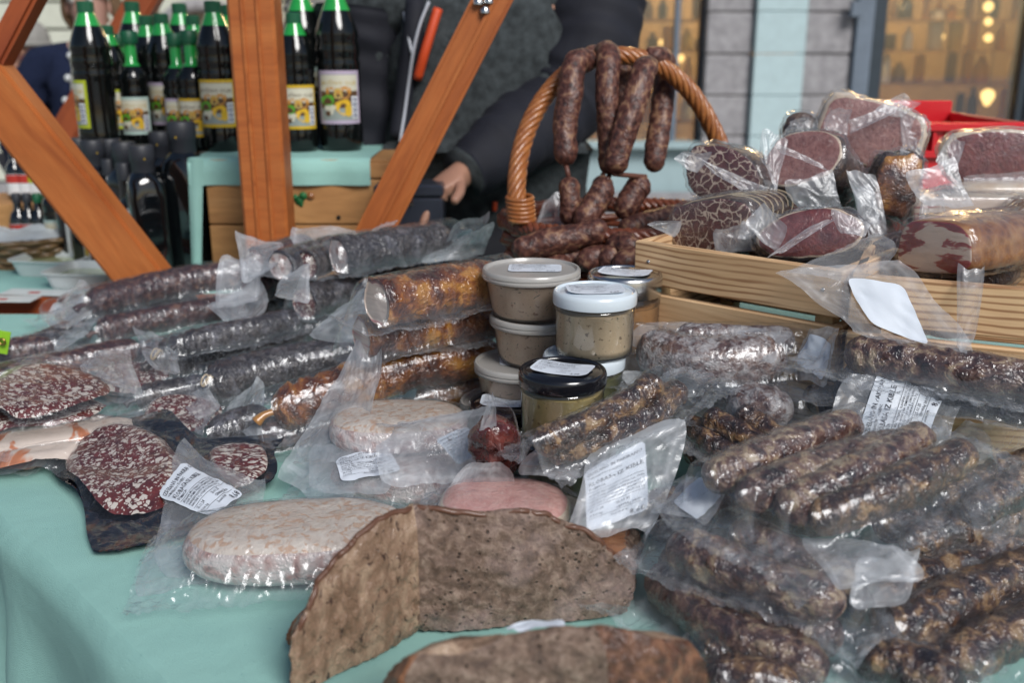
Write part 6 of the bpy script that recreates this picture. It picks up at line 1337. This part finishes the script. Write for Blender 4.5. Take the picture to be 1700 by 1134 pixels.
# ------------------------------------------------------------------ wrapped meats
def chunk(name, label, cat, face, size, axd, L, mats, seed, roll=0, group='cured meats piled on the wooden crates', ex=2.2, taper=.8, film_=True, lumpy=.05, netting=False, bulge=.06, squash=1.0, facebev=.10, n=26, m=64, hz=.35, up=(0, 0, 1), endr=.35):
    """block with a cut face (mats[0]) towards -axd, crust (mats[1]) round it; local x right, y up in the face"""
    x = Vector(axd).normalized(); sdv = x.cross(Vector(up)).normalized(); upv = sdv.cross(x)
    if roll: q = Matrix.Rotation(R(roll), 3, x); sdv = q @ sdv; upv = q @ upv
    a, b = size; o = Vector(face); root = thing(name, label, cat, group, loc=o + x * L / 2 - Vector((0, 0, min(a, b) * .9)))
    th = np.arange(m) / m * 6.28318; e = 2 / ex; sx = np.sign(np.cos(th)) * np.abs(np.cos(th)) ** e; sy = np.sign(np.sin(th)) * np.abs(np.sin(th)) ** e
    wob = 1 + .06 * np.sin(th * 2 + seed) + .04 * np.sin(th * 3 + seed * 2); X3 = np.array(list(x)); S3 = np.array(list(sdv)); U3 = np.array(list(upv)); O3 = np.array(list(o))
    def shell(off, wr, sd2):
        V = []; lc = []
        for f in (0, .25, .5, .72, .88):
            V.append(O3 + (a * f * sx * wob)[:, None] * S3 + (b * f * sy * wob)[:, None] * U3 - X3 * (bulge * min(a, b) * (1 - f * f) + off + .0012 * wr * 0)); lc.append(np.stack([th * 0, a * f * sx, b * f * sy], -1))
        for k in range(n):
            s = k / (n - 1); d = s * L; f0 = min(1, .93 + .07 * (s / .05)) if s < .05 else 1
            tp = 1 - (1 - taper) * s; er = 1.0 if s < 1 - endr else math.sqrt(max(0, 1 - ((s - 1 + endr) / endr) ** 2))
            sc = f0 * tp * max(er, .02); r_ = np.stack([d + th * 0, a * sx, b * sy], -1); lm = 1 + lumpy * .8 * sn(r_, 110, seed) + lumpy * .6 * sn(r_, 340, seed + 4)
            q = O3 + (a * sc * sx * wob * lm)[:, None] * S3 + (b * sc * sy * wob * lm)[:, None] * U3 + X3 * d
            if off: q = q + off * ((sx * wob)[:, None] * S3 + (sy * wob)[:, None] * U3) + (wr * ridge(r_, 160, sd2))[:, None] * ((sx)[:, None] * S3 + sy[:, None] * U3)
            V.append(q); lc.append(np.stack([d + th * 0, a * sc * sx, b * sc * sy], -1))
        return np.concatenate(V), np.concatenate(lc)
    V, lc = shell(0, 0, 0); F = grid_faces(n + 5, m, False, True); mi = [0 if (i // m) < 5 else 1 for i in range(len(F))]
    F = [f for f in F.tolist()]; F.append([(n + 4) * m + k for k in range(m)]); mi.append(1)
    Lf = [f[::-1] for f in F]
    rimv = np.concatenate([np.repeat([0, .25, .5, .72, .88], m), np.full(n * m, 1.12)]); bo = addmesh('meat', V, Lf, mats, root, mi=mi, lc=lc, haze=rimv)
    if netting:
        for k in range(7):
            s = .12 + k * .11
            pts = np.array([O3 + X3 * (s * L + .006 * math.sin(2 * t_)) + (a * (1 - (1 - taper) * s) * 1.015 * sx_ * w_) * S3 + (b * (1 - (1 - taper) * s) * 1.015 * sy_ * w_) * U3 for t_, sx_, sy_, w_ in zip(th[::2], sx[::2], sy[::2], wob[::2])])
            tube('netting_string', pts, .0009, M_string, bo, m=5, closed=True)
    if film_:
        V, lc = shell(.0016, .004, seed + 20); p3 = lc; hzv = .04 + hz * ridge(p3, 70, seed + 31) * .8 + .10 * np.clip(sn(p3, 60, seed + 8), 0, 1)
        addmesh('film', V, Lf[:-1], M_film, root, lc=lc, haze=hzv)
    return root, (o, x, sdv, upv)
# ------------------------------------------------------------------ wooden crates
def crate(label, o, e1, L, D, h, n=4, seed=1):
    e1 = Vector((e1[0], e1[1], 0)).normalized(); e2 = Vector((-e1.y, e1.x, 0)); t = thing('wooden_crate', label, 'crate', 'scorched pine crates of cured meat', loc=o); o = Vector(o)
    gap = .010; sh = (h - gap * (n - 1)) / n; th = .0055; Z3 = Vector((0, 0, 1)); rg = random.Random(seed)
    for k in range(n):
        z = k * (sh + gap) + sh / 2
        for (nm, a, le, off) in (('front_slat', e1, L, 0), ('back_slat', e1, L, D)):
            bevbox(nm, o + e1 * L / 2 + e2 * (off + (-th if off == 0 else th)) + Z3 * z, (L / 2, th, sh / 2), M_pine, t, (e1, e2, Z3), .0015)
        for s in (0, 1):
            bevbox('side_slat', o + e2 * D / 2 + e1 * (th + s * (L - 2 * th)) + Z3 * z, (D / 2 - .0005, th, sh / 2), M_pine, t, (e2, -e1, Z3), .0015)
    for s in (0, 1):
        for s2 in (0, 1): bevbox('corner_post', o + e1 * (.022 + s * (L - .044)) + e2 * (.012 + s2 * (D - .024)) + Z3 * (h / 2 - .003), (.010, .010, h / 2 - .004), M_pine_end, t, (e1, e2, Z3), .001)
    for k in range(4): bevbox('bottom_board', o + e2 * (.03 + k * (D - .06) / 3) + e1 * L / 2 + Z3 * .005, (L / 2 - .012, .022, .004), M_pine, t, (e1, e2, Z3), .001)
    for k in range(3):
        fo = o + e1 * (L * (.2 + .3 * k)) + e2 * .05 + Z3 * (.045 + .05 * (k % 2)); chunk('dried_meat_pack', 'dark bagged meat low inside the %s, %s' % ('left crate' if seed == 1 else 'right crate', ('left part', 'middle part', 'right part')[k]), 'cured meat', fo, (.05, .038), (e1 * .15 + e2), .11, [M_crust, M_crust], 340 + seed * 5 + k, film_=True, bulge=.3, n=14, m=32)
    for s in (.02, L - .02):
        for k in range(n): 
            p = o + e1 * s + Z3 * (k * (sh + gap) + sh * .55); tube('nail', [p + e2 * -.0105, p + e2 * -.0118], .0022, M_metal, t, 2, 8)
    return t
c1a = P(1063, 397, .232); c1b = P(1408, 447, .232)
o1 = (c1a.x, c1a.y, 0); d1 = (c1b - c1a); crate('left wooden crate with scorched front slats behind the jars', o1, (d1.x, d1.y), d1.length, .20, .232, 4, 1)
c2a = P(1416, 452, .232); c2b = P(1760, 492, .225)
d2 = (c2b - c2a); crate('right wooden crate partly covered by a hanging clear bag', (c2a.x, c2a.y, 0), (d2.x, d2.y), .34, .20, .232, 4, 2)

def fl4(r, c, t_, seed, amp=.004, curl=.005, hz=1.0, paperspec=None, mat=None):
    """flap through four picture points at depths t_"""
    if not isinstance(t_, (tuple, list)): t_ = (t_,) * 4
    return flap(r, *[Pt(u, v, k) for (u, v), k in zip(c, t_)], seed, amp=amp, curl=curl, hz=hz, paperspec=paperspec, mat=mat, nx=30, ny=30)
r, _ = chunk('coppa_pack', 'marbled neck ham with netted rind, lower left on the left crate', 'cured meat', Pt(1176, 376, 1.185), (.060, .034), (.62, .75, .02), .15, [M_coppa, M_crust], 201, roll=-8, netting=True, ex=2.3)
fl4(r, [(1068, 372), (1120, 392), (1135, 365), (1085, 368)], 1.14, 202); fl4(r, [(1185, 420), (1255, 418), (1240, 372), (1190, 380)], (1.15, 1.15, 1.14, 1.14), 203); fl4(r, [(1225, 395), (1290, 405), (1300, 360), (1245, 345)], 1.15, 204)
r, _ = chunk('coppa_pack', 'marbled round neck ham, upper left on the left crate', 'cured meat', Pt(1197, 291, 1.27), (.058, .037), (.55, .80, -.12), .15, [M_coppa, M_crust], 211, roll=8, ex=2.2)
fl4(r, [(1120, 265), (1160, 290), (1178, 255), (1130, 250)], 1.25, 212); fl4(r, [(1160, 262), (1275, 310), (1262, 335), (1180, 285)], 1.235, 213, hz=.7); fl4(r, [(1230, 345), (1290, 350), (1290, 300), (1250, 300)], 1.25, 214)
r, _ = chunk('ham_pack', 'round dusky pink ham end with dark rind in the middle of the crates', 'cured meat', Pt(1330, 262, 1.25), (.050, .041), (.55, .62, -.42), .17, [M_hamface, M_crust], 221, roll=-14, ex=2.3)
fl4(r, [(1262, 215), (1310, 225), (1290, 320), (1265, 270)], 1.225, 222, hz=.6); fl4(r, [(1300, 300), (1385, 280), (1400, 360), (1330, 350)], 1.20, 223, hz=.8); fl4(r, [(1290, 240), (1370, 275), (1372, 285), (1292, 255)], 1.20, 224, hz=.5)
r, _ = chunk('dried_meat_pack', 'small dark dried meat tip sticking up behind the round ham', 'cured meat', Pt(1330, 212, 1.40), (.026, .022), (.2, .95, -.3), .08, [M_crust, M_crust], 231, bulge=.5)
fl4(r, [(1298, 225), (1310, 200), (1350, 196), (1358, 225)], 1.39, 232, hz=.6)
r, _ = chunk('pork_pack', 'large boxy pale pink pork piece with cream fat rim, topmost of all meats', 'cured meat', Pt(1446, 222, 1.36), (.069, .047), (.35, .9, -.15), .13, [M_hamface, M_fat], 241, roll=16, ex=4.0, taper=.9, facebev=.2)
fl4(r, [(1368, 215), (1408, 225), (1412, 182), (1378, 182)], 1.33, 242, hz=.7); fl4(r, [(1450, 185), (1500, 195), (1525, 172), (1495, 152)], 1.335, 243, hz=.8); fl4(r, [(1500, 240), (1530, 265), (1530, 200), (1490, 170)], 1.34, 244, hz=.6); fl4(r, [(1405, 200), (1500, 165), (1500, 180), (1410, 222)], 1.325, 245, hz=.6)
r, _ = chunk('dried_meat_pack', 'dark amber upright dried meat piece with glossy crumpled film', 'cured meat', Pt(1488, 306, 1.20), (.029, .040), (.15, .95, -.1), .07, [M_amber, M_crust], 251, roll=6, bulge=.35, lumpy=.16, ex=3)
fl4(r, [(1400, 270), (1455, 300), (1470, 400), (1430, 390)], 1.19, 252, amp=.007); fl4(r, [(1440, 300), (1460, 370), (1420, 380), (1415, 320)], 1.2, 253, amp=.006)
fl4(r, [(1500, 290), (1585, 255), (1615, 345), (1545, 345)], (1.17, 1.18, 1.17, 1.15), 254, amp=.003); fl4(r, [(1495, 240), (1530, 265), (1540, 300), (1500, 300)], 1.2, 255, amp=.006)
r, _ = chunk('ham_pack', 'dark red ham with white fat base at the upper right edge', 'cured meat', Pt(1655, 262, 1.33), (.068, .039), (.25, .95, -.1), .12, [M_redloin, M_fat], 261, roll=-6, ex=2.6)
fl4(r, [(1555, 270), (1590, 285), (1600, 235), (1580, 218)], 1.31, 262); fl4(r, [(1600, 318), (1740, 318), (1740, 285), (1590, 290)], 1.30, 263, hz=.5)
pattypack('bacon_pack', 'white fat slab under the dark red ham at the right edge', 'cured meat', 'cured meats piled on the wooden crates', Pt(1680, 315, 1.30), 0, .075, .03, .012, [M_fat, M_fat], .01, .01, .01, .01, seed=264)
r, _ = chunk('bacon_pack', 'flat pale bacon slab lying behind the bacon with brown rind', 'cured meat', Pt(1618, 352, 1.22), (.075, .018), (.15, .98, -.05), .12, [M_bacon2, M_fat], 271, roll=-1, ex=5, taper=1)
fl4(r, [(1520, 375), (1580, 385), (1565, 325), (1535, 330)], 1.19, 272, hz=.7); fl4(r, [(1650, 385), (1690, 400), (1700, 330), (1660, 350)], 1.17, 273)
r, _ = chunk('bacon_pack', 'streaky bacon with brown rind resting on the right crate', 'cured meat', Pt(1550, 412, 1.03), (.046, .027), (.80, .60, -.04), .22, [M_bacon, M_rind], 281, roll=-6, ex=3.2, taper=1.0, lumpy=.02, endr=.15)
q = flap(r, Pt(1300, 450, 1.00), Pt(1420, 560, .955), Pt(1608, 592, .915), Pt(1500, 420, .985), 282, amp=.0035, curl=.004, nx=60, ny=50, hz=.75); 
paper(q, r, .56, .55, .062, .050, -16, M_paper, M_ink, [], off=.0025)
fl4(r, [(1585, 585), (1618, 560), (1640, 440), (1590, 440)], (.915, .915, .96, .965), 284, amp=.004)
fl4(r, [(1290, 455), (1420, 470), (1500, 420), (1440, 392)], (1.02, 1.0, .99, 1.05), 283, amp=.004, hz=.6)
r, _ = chunk('ham_pack', 'pale rinded bacon end cropped by the right edge', 'cured meat', Pt(1712, 395, 1.12), (.02, .04), (.3, .95, 0), .12, [M_bacon2, M_rind], 285, ex=3)
r, _ = chunk('loin_pack', 'dark red cured loin resting on the left crate rim', 'cured meat', Pt(1345, 388, 1.10), (.058, .031), (.35, .80, -.30), .11, [M_redloin, M_crust], 291, roll=-13, ex=2.1, bulge=.2)
fl4(r, [(1272, 428), (1300, 420), (1385, 365), (1350, 372)], 1.07, 292, hz=.8); fl4(r, [(1380, 345), (1450, 375), (1430, 395), (1390, 385)], 1.07, 293); fl4(r, [(1240, 370), (1290, 425), (1300, 380), (1265, 330)], 1.10, 294, amp=.006)
# fill inside the crates, seen between slats and pieces
for k, (u, v, t_, L) in enumerate(((1180, 395, 1.28, .14), (1300, 400, 1.22, .14), (1400, 390, 1.22, .13), (1500, 430, 1.14, .13), (1620, 440, 1.12, .16), (1250, 330, 1.36, .13), (1420, 320, 1.34, .13), (1560, 350, 1.32, .13), (1670, 370, 1.28, .13), (1240, 470, 1.2, .13), (1370, 480, 1.14, .12), (1560, 520, 1.12, .14), (1400, 262, 1.45, .12))):
    chunk('dried_meat_pack', ['dark meat filling the left crate under the marbled hams', 'dark meat in the left crate behind the loin', 'dark meat between the two crates', 'dark meat in the right crate left of the bacon', 'dark meat in the right crate under the bacon', 'dark meat behind the upper marbled ham', 'dark meat below the boxy pork piece', 'dark meat behind the pale bacon slab', 'dark meat at the right edge behind the bacon', 'dark meat seen between slats at the left of the left crate', 'dark meat seen between slats at the right of the left crate', 'dark meat low inside the right crate', 'dark meat under the boxy pork piece at the back'][k],
          'cured meat', Pt(u, v, t_), (.045, .028), (.5, .8, -.1), L, [M_crust, M_crust], 300 + k, film_=k < 9, bulge=.4, n=14, m=32)

# ------------------------------------------------------------------ red plastic crate
t = thing('plastic_crate', 'bright red plastic crate standing behind the cured meats at the right', 'crate', loc=(PY(1640, 300, 1.75).x, 1.80, 0))
xl, xr = PY(1522, 200, 1.66).x, PY(1682, 200, 1.66).x; zt_ = PY(1600, 203, 1.61).z
for nm, c, h_ in (('front_wall', ((xl + xr) / 2, 1.62, zt_ / 2), ((xr - xl) / 2, .005, zt_ / 2)), ('back_wall', ((xl + xr) / 2, 1.90, zt_ / 2 + .01), ((xr - xl) / 2, .005, zt_ / 2 + .01)), ('end_wall', (xl, 1.76, zt_ / 2), (.005, .134, zt_ / 2)), ('end_wall', (xr, 1.76, zt_ / 2), (.005, .134, zt_ / 2)), ('bottom', ((xl + xr) / 2, 1.76, .01), ((xr - xl) / 2 - .006, .13, .006))):
    bevbox(nm, c, h_, M_redplastic, t, None, .003)
for z in (zt_ - .008, zt_ - .05):
    bevbox('rim', ((xl + xr) / 2, 1.611, z), ((xr - xl) / 2 + .008, .006, .006), M_redplastic, t, None, .002)
for k in range(7): bevbox('rib', (xl + .01 + k * (xr - xl - .02) / 6, 1.611, zt_ - .03), (.003, .005, .014), M_redplastic, t, None, .001)

# ------------------------------------------------------------------ wicker basket with sausages
t = thing('wicker_basket', 'honey brown wicker basket with tall twisted handle full of dry sausages', 'basket', loc=(.17, 1.53, 0))
bx, by, brx, bry = .175, 1.53, .185, .15
weave(t, bx, by, brx * .84, bry * .84, .02, .190, 14, 26, .0055, .0062, M_wickdark, .20, n=156)
for k in range(26):
    a = k / 26 * 6.2832; tube('willow_stake', [(bx + brx * .83 * math.cos(a), by + bry * .83 * math.sin(a), .01), (bx + brx * 1.0 * math.cos(a), by + bry * 1.0 * math.sin(a), .20)], .0045, M_wickdark, t, 6, 6)
lathe('basket_bottom', [(.12, .004), (.12, .014)], M_wickdark, t, 30, (bx, by, 0))
def rope(name, C, R0, rs, k, turns, mat, parent, closed=False, m=7):
    n = len(C); T, Nn, B = frames(C); s = np.linspace(0, 1, n)
    for j in range(k):
        ph = 6.2832 * (j / k + turns * s); tube(name, C + R0 * (np.cos(ph)[:, None] * Nn + np.sin(ph)[:, None] * B), rs, mat, parent, m=m)
th = np.linspace(0, 6.283, 120); rope('rim_strand', np.stack([bx + brx * 1.01 * np.cos(th), by + bry * 1.01 * np.sin(th), th * 0 + .198], -1), .007, .006, 4, 22, M_wickdark, t)
hp = [(862, 372, 1.46), (858, 300, 1.47), (872, 225, 1.49), (905, 160, 1.50), (955, 112, 1.51), (1020, 92, 1.52), (1085, 104, 1.53), (1140, 145, 1.55), (1182, 210, 1.57), (1212, 290, 1.59), (1226, 370, 1.60)]
hc_ = catmull([Pt(*q) for q in hp], 240)
rope('handle_strand', hc_, .0088, .0056, 7, 6.5, M_wick, t)
ring = Pt(864, 345, 1.46)
for k in range(6):
    p = Pt(863 + k * .6, 328 + k * 7, 1.46); tube('handle_binding', np.array([[p.x + .0185 * math.cos(a), p.y + .0185 * math.sin(a), p.z + .002 * math.sin(a)] for a in np.linspace(0, 6.2832, 28, endpoint=False)]), .0036, M_wick, t, m=6, closed=True)
GH = 'dry sausages in and over the wicker basket'
def links(label, segs, seed, top=None):
    o = thing('dry_sausage', label, 'sausage', GH, loc=Pt(*segs[0][0][-1][:3]))
    for k, (pts, r) in enumerate(segs):
        sausage('link', [Pt(*q) for q in pts], r, [M_hang], o, .045, seed * 5 + k, n=48, m=22)
    for k in range(len(segs) - 1):
        a = Pt(*segs[k][0][-1]); b = Pt(*segs[k + 1][0][0]); tube('twist', [a, (a + b) / 2 + Vector((0, -.003, 0)), b], .0038, M_hang, o, 8, 7)
    return o
links('leftmost sausage pair hooked over the basket handle with a short link hanging below', [([(985, 100, 1.50), (955, 105, 1.47), (946, 160, 1.46), (938, 210, 1.46), (940, 275, 1.46)], .0185), ([(944, 293, 1.46), (947, 335, 1.46), (946, 375, 1.47)], .0165)], 401)
links('sausage pair draped over the handle second from the left', [([(1000, 92, 1.53), (1010, 90, 1.48), (1008, 150, 1.46), (1012, 220, 1.47), (1012, 290, 1.48)], .0175), ([(1008, 298, 1.45), (990, 335, 1.45), (960, 378, 1.44)], .0185)], 402)
links('slanting sausage pair in front of the handle, third from the left', [([(1075, 110, 1.50), (1068, 120, 1.46), (1050, 180, 1.445), (1030, 240, 1.445), (1018, 288, 1.45)], .0185), ([(1072, 293, 1.49), (1050, 325, 1.49), (1030, 362, 1.48)], .0190)], 403)
links('rightmost sausage hanging straight behind the handle', [([(1085, 95, 1.53), (1104, 105, 1.58), (1100, 170, 1.58), (1092, 230, 1.57), (1084, 285, 1.56)], .0178)], 404)
links('dark sausage hanging behind the slanting pair', [([(1030, 100, 1.58), (1035, 170, 1.59), (1040, 240, 1.59)], .0190), ([(1000, 290, 1.56), (1000, 340, 1.56)], .017)], 405)
links('short sausage stub lying on top of the handle by the rightmost sausage', [([(1072, 98, 1.525), (1090, 93, 1.53), (1106, 104, 1.56)], .0165)], 406)
links('small sausage end curling on top of the handle at the left', [([(975, 98, 1.53), (985, 90, 1.54), (1000, 92, 1.55)], .0150)], 407)
links('long sausage lying across the basket front pointing left', [([(850, 418, 1.40), (900, 405, 1.40), (960, 392, 1.40), (1010, 378, 1.40)], .0195)], 408)
links('sausage lying across the basket to the right behind the crate corner', [([(1030, 388, 1.45), (1075, 372, 1.47), (1140, 355, 1.50)], .0195)], 409)
for k, (a, b) in enumerate((((905, 435, 1.42), (985, 428, 1.42)), ((960, 440, 1.38), (1010, 425, 1.40)), ((1000, 440, 1.37), (1060, 400, 1.42)), ((1020, 445, 1.35), (1080, 425, 1.38)), ((930, 420, 1.45), (1040, 400, 1.5)), ((1040, 420, 1.45), (1110, 390, 1.5)), ((900, 400, 1.5), (1000, 380, 1.55)), ((1060, 400, 1.5), (1160, 385, 1.55)), ((870, 440, 1.42), (950, 445, 1.40)), ((1010, 405, 1.4), (1060, 415, 1.36)))):
    links(['sausage in the basket directly behind the top tub', 'sausage in the basket behind the gap of tub and white lid', 'sausage in the basket slanting up behind the silver lid jar', 'sausage in the basket touching the silver lid jar', 'sausage deep in the middle of the basket pile', 'sausage deep in the right of the basket pile', 'sausage at the back left of the basket pile', 'sausage at the back right of the basket pile', 'sausage low in the basket at the far left of the pile', 'short sausage poking up in the middle of the basket pile'][k], [([a, tuple((np.array(a) + np.array(b)) / 2 + np.array([0, -3, 0])), b], .0185)], 410 + k)
fz = thing('empty_bag_end', 'crumpled clear bag hanging inside the basket left of the short link', 'film', loc=Pt(910, 360, 1.5)); flap(fz, Pt(885, 395, 1.5), Pt(935, 395, 1.5), Pt(940, 320, 1.52), Pt(905, 330, 1.52), 430, amp=.010)
